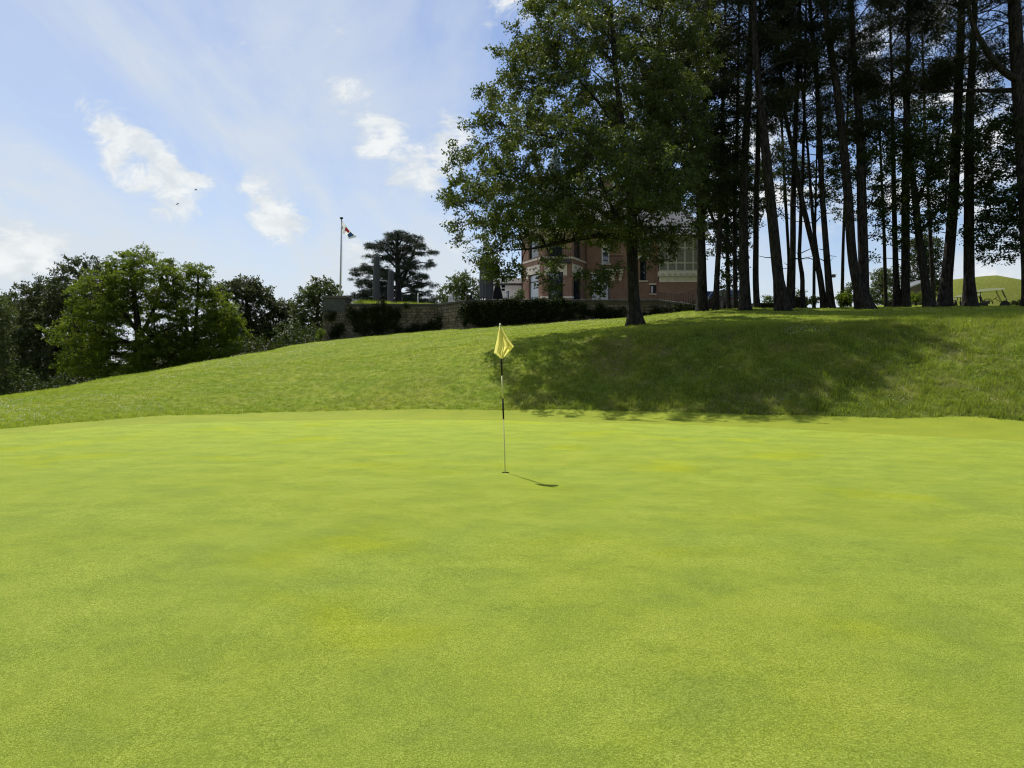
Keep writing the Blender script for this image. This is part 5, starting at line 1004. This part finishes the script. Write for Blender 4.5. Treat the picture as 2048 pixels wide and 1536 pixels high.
# ------------------------------------------------------------------ flagpole and club flag
def build_flagpole():
    d = 51.0; base = Vector((X(680, d), d, TZ)); top = P(683, 439, d); root = empty('flagpole', base); tag(root, 'tall pale metal flagpole rising behind the stone pillar', 'flagpole'); t = top - base
    MB().tube([(0, 0, -.05), tuple(t * .5), tuple(t)], [.075, .06, .04], 12).build('pole', M['alu'], root, smooth=True); MB().lathe([(.03, 0), (.10, .05), (.13, .12), (.11, .15), (.02, .17)], 14, tuple(t)).build('pole_cap', M['dark_metal'], root, smooth=True)
    MB().lathe([(.16, 0), (.16, .04), (.10, .06), (.09, .25)], 14, (0, 0, .005)).build('base', M['alu'], root, smooth=True); MB().tube([tuple(t + Vector((.10, -.02, -.05))), tuple(t * .6 + Vector((.12, -.02, 0))), tuple(t * .25 + Vector((.10, -.02, 0)))], .006, 4).build('halyard', M['white_paint'], root); MB().tube([tuple(t * .25 + Vector((.06, -.02, -.1))), tuple(t * .25 + Vector((.10, -.03, 0))), tuple(t * .25 + Vector((.06, -.02, .1)))], .012, 5).build('cleat', M['dark_metal'], root)
    # cloth: hoist down the pole, fly drooping to the right, a fold running from the hoist top to the lower corner
    fl = empty('club_flag', P(684, 441, d)); tag(fl, 'white flag with a red and blue emblem drooping from the flagpole', 'flag'); O = fl.location
    def cloth(s, t):
        """s along the fly 0..1, t down the hoist 0..1"""
        a = P(683.3, 440.5, d); b = P(684.3, 467.5, d); e = P(714, 474.5, d); c = P(699, 479, d)
        top_ = a + (e - a) * s + Vector((0, 0, -.05 * math.sin(math.pi * s))); hb = b + (c - b) * s
        if s < .45: hb = b + (P(691, 467.3, d) - b) * (s / .45)
        else: hb = P(691, 467.3, d) + (c - P(691, 467.3, d)) * ((s - .45) / .55)
        p = top_ + (hb - top_) * t; p.y += .16 * math.sin(3.2 * math.pi * s + 1.0 * t) * (.25 + .75 * s) * (.4 + t * .6) - .03; p.x += .02 * math.sin(9 * s + 5 * t); return p - O
    def part(name, mat, s0, s1, t0, t1, off, ns=16, nt=12):
        m = MB(); m.v = [tuple(cloth(s0 + (s1 - s0) * i / ns, t0 + (t1 - t0) * j / nt) + Vector((0, off, 0))) for j in range(nt + 1) for i in range(ns + 1)]; m.f = [(j * (ns + 1) + i, j * (ns + 1) + i + 1, (j + 1) * (ns + 1) + i + 1, (j + 1) * (ns + 1) + i) for j in range(nt) for i in range(ns)]
        return m.build(name, mat, fl, smooth=True)
    part('cloth', M['flag_white'], 0, 1, 0, 1, 0, 30, 20); part('red_emblem', M['flag_red'], .30, .58, .10, .62, -.012); part('blue_emblem', M['flag_blue'], .60, .84, .12, .86, -.012); part('blue_mark', M['flag_blue'], .03, .10, .40, .62, -.012, 4, 6)
build_flagpole()

# ------------------------------------------------------------------ closed parasols and covered heaters on the terrace
def parasol(label, px, pytop, w, d, lean=0.0, mat='grey_cloth', seed=0):
    base = Vector((X(px, d), d, TZ)); H = Z(pytop, d) - TZ; root = empty('closed_parasol', base); root.rotation_euler = (0, lean, 0); tag(root, label, 'parasol', 'closed grey parasols on the terrace'); rr = w / F * d / 2
    q = random.Random(seed); ph = q.random() * 6; fold = lambda a, z: 1 + .13 * math.cos(8 * a + ph) + .05 * math.cos(3 * a + z * 2)
    MB().lathe([(rr * .9, .55), (rr * 1.0, .62), (rr * .98, 1.0), (rr * 1.02, H * .45), (rr * .97, H * .65), (rr * .86, H * .85), (rr * .74, H * .97), (rr * .55, H)], 32, (0, 0, 0), fold).build('folded_canopy', M[mat], root, smooth=True)
    MB().tube([(0, 0, .05), (0, 0, H * .98)], .045, 10).build('pole', M['dark_metal'], root, smooth=True); MB().box((0, 0, .04), (.9, .9, .07)).build('base_plate', M['blue_stone'], root, bevel=.01); MB().lathe([(.05, 0), (.07, .03), (.02, .09)], 10, (0, 0, H)).build('top_knob', M['dark_metal'], root, smooth=True)
    MB().lathe([(rr * 1.03, H * .50), (rr * 1.045, H * .505), (rr * 1.045, H * .525), (rr * 1.02, H * .53)], 24).build('strap', M[mat], root)
parasol('tall grey closed parasol nearest the stone pillar', 752.5, 512, 13, 49, 0.006, seed=1); parasol('shorter grey closed parasol right of the tall one near the cedar', 781, 541, 12, 54, .01, seed=2)
parasol('broad grey closed parasol standing by the annex', 967, 511, 16.5, 47.6, .015, seed=3); parasol('grey closed parasol half hidden behind the broad one', 977, 514, 12, 50.5, .012, seed=4); parasol('lower grey closed parasol right of the broad pair', 980.5, 535, 11.5, 52.5, .014, seed=5)
def heater(label, px, pytop, w, d):
    base = Vector((X(px, d), d, TZ)); H = Z(pytop, d) - TZ; root = empty('covered_heater', base); tag(root, label, 'heater cover', 'black peaked covers on the terrace'); b = w / F * d / 2; m = MB(); n = 4
    prof = [(b, .02), (b * .93, .35), (b * .62, H * .55), (b * .22, H * .93), (b * .05, H)]
    q = random.Random(px); 
    for r_, z_ in prof:
        for k in range(16): a = 2 * math.pi * k / 16; sq = min(1.25, 1 / max(abs(math.cos(a)), abs(math.sin(a)))); m.v.append((r_ * sq * math.cos(a) * q.uniform(.94, 1.04), r_ * sq * math.sin(a) * q.uniform(.94, 1.04), z_))
    for i in range(4):
        for k in range(16): m.f.append((i * 16 + k, i * 16 + (k + 1) % 16, (i + 1) * 16 + (k + 1) % 16, (i + 1) * 16 + k))
    m.f.append(tuple(range(64, 80))); m.build('cover', M['black_cloth'], root); zb = H * .28; MB().box((0, 0, zb), (b * 1.66, b * 1.66, .06)).build('strap', M['pale_cloth'], root)
    MB().box((0, 0, .03), (b * 1.5, b * 1.5, .05)).build('foot', M['dark_metal'], root)
heater('large black pyramid-shaped cover in front of the white annex', 995, 560, 27, 48.6); heater('black peaked cover right of the shorter parasol', 797.5, 558, 20, 57); heater('narrow black peaked cover left of the shorter parasol', 773, 571, 10, 58); heater('small black peaked cover left of the broad parasol', 942, 586, 10, 52)
def cover_small():
    d = 49.5; base = Vector((X(902, d), d, TZ)); root = empty('covered_grill', base); tag(root, 'small pale grey peaked cover on the terrace at the bend of the wall', 'cover'); H = Z(590, d) - TZ; m = MB(); m.box((0, 0, H * .35), (.5, .5, H * .7), taper=.72).build('skirt', M['pale_cloth'], root, bevel=.03); MB().box((0, 0, H * .85 + .002), (.36, .36, H * .3), taper=.55).build('peak', M['pale_cloth'], root, bevel=.03)
cover_small()
def table_lamp(px, py, d, label):
    b = Vector((X(px, d), d, TZ)); H = Z(py, d) - TZ; o = empty('garden_light', b); tag(o, label, 'garden light', 'slim white posts on the terrace'); MB().tube([(0, 0, 0), (0, 0, H)], .03, 8).build('post', M['white_paint'], o, smooth=True); MB().lathe([(.08, 0), (.08, .03), (.03, .05)], 10).build('foot', M['white_paint'], o); MB().lathe([(.03, H), (.05, H + .02), (.05, H + .08), (.01, H + .1)], 10).build('head', M['white_paint'], o)
table_lamp(836, 590, 52, 'slim white post light on the terrace right of the cedar'); table_lamp(1012, 585, 51, 'slim white post light in front of the annex window')
def ornamental(px, d, w, h, seed, label):
    r = np.random.default_rng(seed); base = np.array([X(px, d), d, TZ]); n = 900; x = r.normal(0, w / 2.4, n); y = r.normal(0, .25, n); v = np.empty((n, 3, 3)); hh = h * r.uniform(.5, 1.1, n); a = r.random(n) * 6.28
    v[:, 0] = np.stack([x - .012, y, np.zeros(n)], -1); v[:, 1] = np.stack([x + .012, y, np.zeros(n)], -1); v[:, 2] = np.stack([x + np.cos(a) * hh * .45, y + np.sin(a) * hh * .45, hh], -1); o = link('ornamental_grass', np_mesh('ornamental_grass', v, [np.arange(n * 3).reshape(-1, 3)]), M['blade'], None, tuple(base)); tag(o, label, 'grass plant', 'ornamental grasses along the terrace edge')
ornamental(728, 48.2, 1.1, .52, 1, 'yellow-green ornamental grass left of the tall parasol'); ornamental(768, 48.4, .9, .46, 2, 'yellow-green ornamental grass between the two tall parasols'); ornamental(812, 48.6, 1.2, .42, 3, 'yellow-green ornamental grass right of the shorter parasol'); ornamental(845, 48.8, 1.0, .36, 4, 'yellow-green ornamental grass near the slim post light')
def railing():
    p0 = Vector((X(1316, 44.6), 44.6, 5.42)); p1 = Vector((X(1388, 42.6), 42.6, 4.98)); root = empty('iron_railing', p0); tag(root, 'thin dark iron railing along the ramp at the right end of the wall', 'railing'); n = 22
    for k in range(n): q = (p1 - p0) * (k / (n - 1)); MB().tube([tuple(q + Vector((0, 0, -.1))), tuple(q + Vector((0, 0, .62 if k < 13 else .62 + (k - 13) * .04)))], .011, 5).build('baluster', M['dark_metal'], root)
    e = p1 - p0; MB().tube([(0, 0, .62), tuple(e * (12 / 21) + Vector((0, 0, .62))), tuple(e + Vector((0, 0, .98)))], .02, 6).build('handrail', M['dark_metal'], root)
railing()

# ------------------------------------------------------------------ golf flag
def build_golf_flag():
    d = HOLE.y; z0 = g1(HOLE.x, d) + .010; base = Vector((HOLE.x, d, z0)); root = empty('golf_pin', base); tag(root, 'thin banded golf pin standing in the hole on the green', 'flagstick')
    def at(py, dx=0.0): t = (945 - py) / (945 - 648); return Vector((X(1011 - 11 * t, d) - base.x + dx, 0, Z(py, d) - Z(945, d)))
    def seg(a, b, r, mat, name): MB().tube([tuple(at(a)), tuple(at(b))], r, 12).build(name, M[mat], root, smooth=True)
    MB().tube([tuple(at(945) + Vector((0, 0, -.12))), tuple(at(838))], .0075, 12).build('lower_rod', M['pole_yellow'], root, smooth=True); seg(838, 797, .0125, 'pole_black', 'black_band'); seg(797, 751.5, .0125, 'pole_yellow', 'pale_band'); seg(751.5, 716, .0125, 'pole_black', 'black_band'); seg(716, 650, .0125, 'pole_yellow', 'pale_band'); MB().lathe([(.0126, 0), (.016, .006), (.012, .02), (.003, .026)], 12, tuple(at(650))).build('top_cap', M['white_paint'], root, smooth=True)
    # cup set in the turf
    cu = empty('hole_cup', base); tag(cu, 'white-lined golf hole cut in the green at the foot of the pin', 'golf hole'); m = MB(); n = 32; prof = [(.0535, -.022), (.0535, -.15), (.0, -.15)]
    for r_, z_ in prof[:2]:
        for k in range(n): a = 2 * math.pi * k / n; m.v.append((r_ * math.cos(a), r_ * math.sin(a), z_))
    for k in range(n): m.f.append((k, (k + 1) % n, n + (k + 1) % n, n + k))
    m.f.append(tuple(n + k for k in range(n))); m.build('liner', M['white_paint'], cu, smooth=False); m = MB()
    for r_, z_ in ((.0542, .001), (.0537, -.0215)):
        for k in range(n): a = 2 * math.pi * k / n; m.v.append((r_ * math.cos(a), r_ * math.sin(a), z_))
    for k in range(n): m.f.append((k, (k + 1) % n, n + (k + 1) % n, n + k))
    m.build('turf_rim', M['barrel'], cu)
    # cloth
    fl = empty('golf_flag', base + at(652)); tag(fl, 'limp yellow golf flag hanging from the top of the pin', 'flag'); O = fl.location
    Lp = [(999.5, 651), (994.5, 676), (988.0, 706), (996, 712.5), (1004.2, 718)]; Rp = [(1000.8, 651), (1012, 671), (1028, 693), (1017, 706), (1004.8, 718)]; ts = [0, .40, .82, .92, 1.0]; tr = [0, .33, .66, .84, 1.0]
    ns, nt = 26, 44; m = MB()
    for j in range(nt + 1):
        t = j / nt; lx, ly = np.interp(t, ts, [q[0] for q in Lp]), np.interp(t, ts, [q[1] for q in Lp]); rx, ry = np.interp(t, tr, [q[0] for q in Rp]), np.interp(t, tr, [q[1] for q in Rp])
        for i in range(ns + 1):
            s = i / ns; px, py = lx + (rx - lx) * s, ly + (ry - ly) * s; p = P(px, py, d); amp = min(1, t * 2.2)
            fold = -.05 + .030 * math.sin(2 * math.pi * (s * 1.35 + .15 * t) + .4) + .020 * math.sin(2 * math.pi * (s * 2.6 - .35 * t)) + .014 * math.sin(14 * t + 5 * s) * max(0, t - .55) * 2 - .05 * math.exp(-((s - .72) / .07) ** 2) * (1 if t < .85 else .3); p.y += fold * amp; m.v.append(tuple(p - O))
    for j in range(nt):
        for i in range(ns): a = j * (ns + 1) + i; m.f.append((a, a + 1, a + ns + 2, a + ns + 1))
    m.build('cloth', M['flag_yellow'], fl, smooth=True)
    m = MB()                                                   # the fly corner folded back towards the viewer
    tri = [P(1011.5, 672, d), P(1028, 693, d), P(1019, 703, d), P(1012.5, 690, d)]
    N = 8
    for j in range(N + 1):
        for i in range(N + 1):
            u, v = i / N, j / N; p = (tri[0] * (1 - u) + tri[1] * u) * (1 - v) + (tri[3] * (1 - u) + tri[2] * u) * v; p.y += -.065 - .03 * math.sin(math.pi * u) * v - .012 * math.sin(9 * v); m.v.append(tuple(p - O))
    for j in range(N):
        for i in range(N): a = j * (N + 1) + i; m.f.append((a, a + 1, a + N + 2, a + N + 1))
    m.build('folded_corner', M['flag_yellow'], fl, smooth=True)
build_golf_flag()

# ------------------------------------------------------------------ golf carts and the things between the trunks
def golf_cart(label, loc, rz):
    root = empty('golf_cart', loc, rz); root.scale = (1, 1, .93); tag(root, label, 'golf cart', 'golf carts parked by the mound')       # faces +x
    for x, y in ((-.82, -.5), (-.82, .5), (.86, -.48), (.86, .48)):
        w = MB(); 
        w.v = []; prof = [(.13, -.09), (.20, -.10), (.23, -.06), (.23, .06), (.20, .10), (.13, .09)]; n = 20
        for r_, t in prof:
            for k in range(n): a = 2 * math.pi * k / n; w.v.append((r_ * math.cos(a), t, r_ * math.sin(a)))
        for i in range(5):
            for k in range(n): w.f.append((i * n + k, i * n + (k + 1) % n, (i + 1) * n + (k + 1) % n, (i + 1) * n + k))
        wh = empty('wheel', (x, y, .23)); wh.parent = root; w.build('tyre', M['rubber'], wh, smooth=True); rm = MB(); rm.tube([(0, -.07, 0), (0, .07, 0)], .131, 16).build('rim', M['rim'], wh)
    def prism(name, prof, y0, y1, mat, bevel=.02, parent=None):
        m = MB(); n = len(prof); m.v = [(x, y0, z) for x, z in prof] + [(x, y1, z) for x, z in prof]; m.f = [tuple(range(n)), tuple(range(2 * n - 1, n - 1, -1))] + [(i, n + i, n + (i + 1) % n, (i + 1) % n)[::-1] for i in range(n)]
        return m.build(name, mat, parent or root, bevel=bevel)
    prism('body', [(-1.15, .26), (-1.18, .55), (-1.05, .66), (-.28, .66), (-.22, .34), (.50, .32), (.62, .70), (.86, .80), (1.16, .60), (1.22, .32), (.95, .24), (-.5, .22)], -.56, .56, M['cart_body'])
    prism('seat_cushion', [(-.62, .665), (-.62, .80), (-.14, .82), (-.10, .74), (-.14, .665)], -.52, .52, M['cart_seat']); prism('seat_back', [(-.70, .82), (-.78, 1.18), (-.68, 1.20), (-.58, .84)], -.50, .50, M['cart_seat'])
    prism('bag_well', [(-1.16, .67), (-1.20, .98), (-1.08, 1.0), (-.84, .69)], -.46, .46, M['black_cloth']); MB().tube([(-1.0, -.2, .68), (-1.14, -.2, 1.22)], .12, 12).build('golf_bag', M['black_cloth'], root, smooth=True); MB().tube([(-1.0, .22, .68), (-1.14, .22, 1.20)], .12, 12).build('golf_bag', M['sign_ink'], root, smooth=True)
    for y in (-.54, .54):
        MB().tube([(-.98, y, .64), (-1.0, y, 1.2), (-.94, y, 1.72)], .026, 8).build('rear_post', M['dark_metal'], root, smooth=True); MB().tube([(-.72, y, .70), (-.74, y, 1.2), (-.70, y, 1.72)], .030, 8).build('rear_strut', M['dark_metal'], root, smooth=True); MB().tube([(1.02, y, .68), (.90, y, 1.1), (.66, y, 1.76)], .026, 8).build('front_post', M['dark_metal'], root, smooth=True); MB().tube([(.66, y, .72), (.46, y, 1.2), (.26, y, 1.76)], .018, 8).build('middle_post', M['dark_metal'], root, smooth=True)
        MB().tube([(-.56, y, .80), (-.42, y, .98), (-.18, y, 1.0), (.02, y, .86), (.10, y, .62)], .022, 8).build('arm_rail', M['dark_metal'], root, smooth=True)
    MB().poly([(1.0, -.52, .72), (1.0, .52, .72), (.86, .52, 1.16), (.86, -.52, 1.16)]).build('windscreen', M['screen'], root)
    m = MB(); pr = [(-1.22, 1.66), (-1.16, 1.72), (-.75, 1.82), (-.2, 1.855), (.45, 1.86), (.84, 1.83), (.86, 1.74), (.4, 1.69), (-.2, 1.67), (-.8, 1.62)]; n = len(pr); m.v = [(x, -.62, z) for x, z in pr] + [(x, .62, z) for x, z in pr]; m.f = [tuple(range(n)), tuple(range(2 * n - 1, n - 1, -1))] + [(i, n + i, n + (i + 1) % n, (i + 1) % n)[::-1] for i in range(n)]; m.build('roof', M['cart_roof'], root, bevel=.012)
    st = MB().tube([(.56, -.26, .68), (.26, -.26, 1.02)], .02, 8).build('steering_column', M['dark_metal'], root, smooth=True); m = MB(); c = Vector((.24, -.26, 1.04)); ax = Vector((-.66, 0, .75)).normalized(); a_ = Vector((0, 1, 0)); b_ = ax.cross(a_); m.tube([tuple(c + (a_ * math.cos(t) + b_ * math.sin(t)) * .17) for t in np.linspace(0, 2 * math.pi, 25)], .016, 6, False); m.tube([tuple(c - a_ * .17), tuple(c + a_ * .17)], .012, 5); m.build('steering_wheel', M['black_cloth'], st, smooth=True)
    MB().span(1.19, 1.225, -.42, -.26, .46, .56).build('headlight', M['white_paint'], root); MB().span(1.19, 1.225, .26, .42, .46, .56).build('headlight', M['white_paint'], root)
cx = X(1983, 56.0); golf_cart('golf cart with beige roof nearest the camera right of the straight dark pine', (cx, 56.0, Z(578, 56) - 1.73), math.radians(-33))
cx = X(1940, 63.0); golf_cart('golf cart half hidden behind the straight dark pine', (cx, 63.0, Z(589.5, 63) - 1.73), math.radians(-31))
cx = X(1893, 68.0); golf_cart('golf cart half hidden behind the pine that leans right', (cx, 68.0, Z(598.5, 68) - 1.73), math.radians(-31))

def build_car():
    d = 50.5; x = X(1452, d); z = g1(x, d); root = empty('parked_car', (x, d, z), math.radians(8)); tag(root, 'dark car parked behind the slender pine at the top of the bank', 'car')
    prof = [(-.88, .24), (-.92, .60), (-.90, .86), (-.84, .93), (-.80, .96)]
    def loft(name, rings, mat):
        m = MB(); n = len(rings[0])
        for rg in rings: m.v += rg
        for i in range(len(rings) - 1):
            for k in range(n): m.f.append((i * n + k, i * n + (k + 1) % n, (i + 1) * n + (k + 1) % n, (i + 1) * n + k))
        m.f.append(tuple(range(n))[::-1]); m.f.append(tuple((len(rings) - 1) * n + k for k in range(n))); return m.build(name, mat, root, smooth=False, bevel=.03)
    loft('body', [[(-w, y, .24), (w, y, .24), (w * 1.02, y, zt * .62), (w * .94, y, zt), (-w * .94, y, zt), (-w * 1.02, y, zt * .62)] for y, w, zt in ((-2.05, .80, .80), (-1.9, .88, .92), (-.9, .90, .96), (.9, .90, .95), (1.7, .88, .84), (2.1, .78, .66))], M['car_paint'])
    loft('cabin', [[(-w, y, .94), (w, y, .94), (w * .80, y + dy, zt), (-w * .80, y + dy, zt)] for y, dy, w, zt in ((-1.85, .35, .80, 1.36), (-1.0, 0, .82, 1.48), (.3, 0, .82, 1.46), (1.15, -.55, .80, 1.30))], M['car_paint'])
    MB().poly([(-.60, -1.80, 1.0), (.60, -1.80, 1.0), (.52, -1.60, 1.30), (-.52, -1.60, 1.30)]).build('rear_window', M['glass'], root); MB().span(-.26, .26, -2.08, -2.055, .56, .67).build('number_plate', M['white_paint'], root)
    for s in (-1, 1):
        MB().poly([(s * .835, -1.2, 1.0), (s * .835, .7, 1.0), (s * .70, .4, 1.36), (s * .70, -1.0, 1.36)]).build('side_window', M['glass'], root); MB().span(s * .60 - .1, s * .60 + .1, -2.07, -2.02, .66, .76).build('tail_light', M['flag_red'], root)
        for y in (-1.3, 1.3): MB().tube([(s * .74, y, .31), (s * .93, y, .31)], .31, 20).build('wheel', M['rubber'], root)
build_car()

def build_small():
    # blue sign board
    d = 52.0; x0, x1 = X(1413, d), X(1427, d); zb = Z(611, d); zt = Z(582.5, d); zm = Z(595, d); base = Vector(((x0 + x1) / 2, d, g1((x0 + x1) / 2, d))); root = empty('sign_board', base); tag(root, 'blue and white sign board with a diagonal stripe between two trunks', 'sign'); w = x1 - x0
    MB().span(-w / 2, w / 2, 0, .04, zb - base.z, zm - base.z).build('white_panel', M['white_paint'], root); MB().span(-w / 2, w / 2, 0, .04, zm - base.z + .002, zt - base.z).build('blue_panel', M['sign_blue'], root); h = zt - zm
    MB().poly([(-w * .34, -.006, zm - base.z + .02), (-w * .22, -.006, zm - base.z + .02), (w * .36, -.006, zt - base.z - .05), (w * .26, -.006, zt - base.z - .04)]).build('diagonal_stripe', M['white_paint'], root)
    m = MB()
    for k, (a, b) in enumerate(((-.38, -.20), (-.14, .06), (.12, .34))): m.span(w * a, w * b, -.008, -.003, zm - base.z - .16, zm - base.z - .13); m.span(w * a, w * a + .03, -.008, -.003, zm - base.z - .13, zm - base.z - .05); m.span(w * a, w * b, -.008, -.003, zm - base.z - .05, zm - base.z - .03)
    m.build('lettering', M['sign_ink'], root)
    for s in (-1, 1): MB().span(s * w / 2 * .86 - .03, s * w / 2 * .86 + .03, .042, .10, -.1, zt - base.z).build('post', M['alu'], root)
    # clipped hedges
    def hedge(label, px0, px1, pyt, d, seed):
        r = np.random.default_rng(seed); xa, xb = X(px0, d), X(px1, d); zt = Z(pyt, d); zb = g1((xa + xb) / 2, d) - .1; b = Vector(((xa + xb) / 2, d, zb)); o = empty('hedge', b); tag(o, label, 'hedge'); n = int(2600 * (xb - xa)); p = np.stack([r.uniform(xa, xb, n), d + r.uniform(-.35, .35, n), zb + (zt - zb) * r.random(n) ** .6], -1)
        V = leaf_quads(p, r.normal(size=(n, 3)), r.normal(size=(n, 3)) + np.array([0, -.5, .6]), np.full(n, .085), np.full(n, .055)); link('foliage', np_mesh('foliage', (V - np.array(b)).reshape(-1, 3), [np.arange(n * 4).reshape(-1, 4)]), M['ivy_leaf'], o); MB().span(xa + .05 - b.x, xb - .05 - b.x, -.28, .28, 0, zt - zb - .08).build('inner_wood', M['barrel'], o)
    hedge('low clipped dark hedge left of the thick leaning pine', 1506, 1562, 606.5, 47, 1); hedge('taller dark hedge block beside the crooked pine', 1574, 1612, 594, 46, 2)
    # bird box on a trunk
    d = 39.3; p = P(1667.5, 552.5, d); o = empty('bird_box', p); tag(o, 'small wooden bird box fixed to the side of a pine trunk', 'bird box'); MB().box((0, 0, 0), (.15, .16, .13)).build('box', M['wood'], o, bevel=.005); MB().box((.01, -.01, .08), (.21, .22, .022), ry=.12).build('lid', M['wood'], o); MB().tube([(0, -.083, .01), (0, -.078, .01)], .02, 10).build('entrance', M['black_cloth'], o)
    # half barrel planter
    d = 47.0; x = X(1778, d); b = Vector((x, d, g1(x, d))); o = empty('barrel_planter', b); tag(o, 'dark half-barrel planter with a straggly plant left of the dark pine pair', 'planter'); H = Z(604.5, d) - b.z; MB().lathe([(.20, 0), (.25, H * .4), (.26, H * .7), (.25, H), (.21, H), (.20, H * .9)], 18).build('barrel', M['barrel'], o, smooth=True)
    for k in (.25, .75): MB().lathe([(.255, H * k - .02), (.268, H * k - .02), (.268, H * k + .02), (.255, H * k + .02)], 18).build('hoop', M['dark_metal'], o)
    r = np.random.default_rng(3); T_ = np.array([(r.normal(0, .22), r.normal(0, .15), H + abs(r.normal(.35, .2))) for _ in range(12)]); V, tw = foliage(r, T_, 40, .2, .08, 5); v, f = tubes_np([(np.array([(0, 0, H * .8), tuple(t * .6 + np.array([0, 0, .2])), tuple(t)]), np.array([.012, .008, .004]), 4) for t in T_]); link('stem', np_mesh('stem', v, [f]), M['bark'], o); link('foliage', np_mesh('foliage', V.reshape(-1, 3), [np.arange(len(V) * 4).reshape(-1, 4)]), M['locust_leaf'], o)
    # shed behind
    d = 66.0; x0, x1 = X(1816, d), X(1856, d); zb = g1((x0 + x1) / 2, d); b = Vector(((x0 + x1) / 2, d, zb)); o = empty('garden_shed', b); tag(o, 'small grey shed with a pale sloping roof edge in front of the dark evergreen', 'shed'); zl, zr = Z(575, d) - b.z, Z(559, d) - b.z; w = x1 - x0
    m = MB(); q = [(-w / 2 + .1, 0, -.3), (w / 2 - .1, 0, -.3), (w / 2 - .1, 0, zr - .1), (-w / 2 + .1, 0, zl - .02)]; m.v = [(x, 0, z) for x, _, z in q] + [(x, 2.4, z) for x, _, z in q]; m.f = [(0, 1, 2, 3), (7, 6, 5, 4), (0, 4, 5, 1), (1, 5, 6, 2), (2, 6, 7, 3), (3, 7, 4, 0)]; m.build('wall', M['wood'], o)
    a = math.atan2(zr - zl, w); MB().box((0, 1.1, (zl + zr) / 2 + .02), (w / math.cos(a) + .2, 3.0, .09), ry=-a).build('roof', M['slate'], o); MB().box((0, -.44, (zl + zr) / 2 + .02), (w / math.cos(a) + .22, .04, .12), ry=-a).build('fascia', M['pale_cloth'], o); MB().span(w * .22, w * .34, -.05, -.004, -.25, (zl + zr) / 2).build('corner_board', M['pale_cloth'], o)
    # fallen branch on the plateau
    d = 29.5; x = X(1962, d); b = Vector((x, d, g1(x, d))); o = empty('fallen_branch', b); tag(o, 'thin arched fallen branch lying in the grass on top of the bank', 'branch')
    def gp(px, py): q = P(px, py, d); q.z = max(q.z, b.z - .04); return tuple(q - b)
    MB().tube([gp(1942, 645), gp(1947, 640), gp(1955, 637.5), gp(1966, 638), gp(1974, 641), gp(1980, 645)], [.012, .016, .018, .016, .012, .006], 6).build('main_branch', M['bark'], o, smooth=True); MB().tube([gp(1960, 637.8), gp(1961, 641), gp(1960.5, 645)], [.012, .01, .006], 5).build('twig', M['bark'], o); MB().tube([gp(1972, 640.5), gp(1970, 643), gp(1977, 645)], [.012, .01, .006], 5).build('twig', M['bark'], o)
    # two birds
    for px, py, d, s, label in ((355, 408, 60, .115, 'dark bird flying left of the pair, lower in the sky'), (392, 379, 66, .125, 'pale grey bird flying right of the pair, higher in the sky')):
        o = empty('flying_bird', P(px, py, d), .7); o.rotation_euler = (.2, -.5, .5); tag(o, label, 'bird', 'birds in the sky'); MB().lathe([(.001, -s * .8), (s * .16, -s * .55), (s * .24, -s * .1), (s * .20, s * .35), (s * .13, s * .6), (s * .02, s * .8)], 10).build('body', M['bird'], o, smooth=True)
        for k in (-1, 1): m = MB(); m.v = [(k * s * .15, 0, s * .35), (k * s * .9, s * .25, s * .25), (k * s * 1.5, s * .1, -s * .25), (k * s * .7, s * .15, -s * .15), (k * s * .15, 0, -s * .25), (k * s * .15, -s * .06, s * .05)]; m.f = [(0, 1, 3, 4), (1, 2, 3), (0, 5, 4), (0, 1, 5)]; m.build('wing', M['bird'], o)
        MB().poly([(-s * .08, 0, -s * .7), (s * .08, 0, -s * .7), (s * .2, .005, -s * 1.15), (-s * .2, .005, -s * 1.15)]).build('tail', M['bird'], o)
build_small()
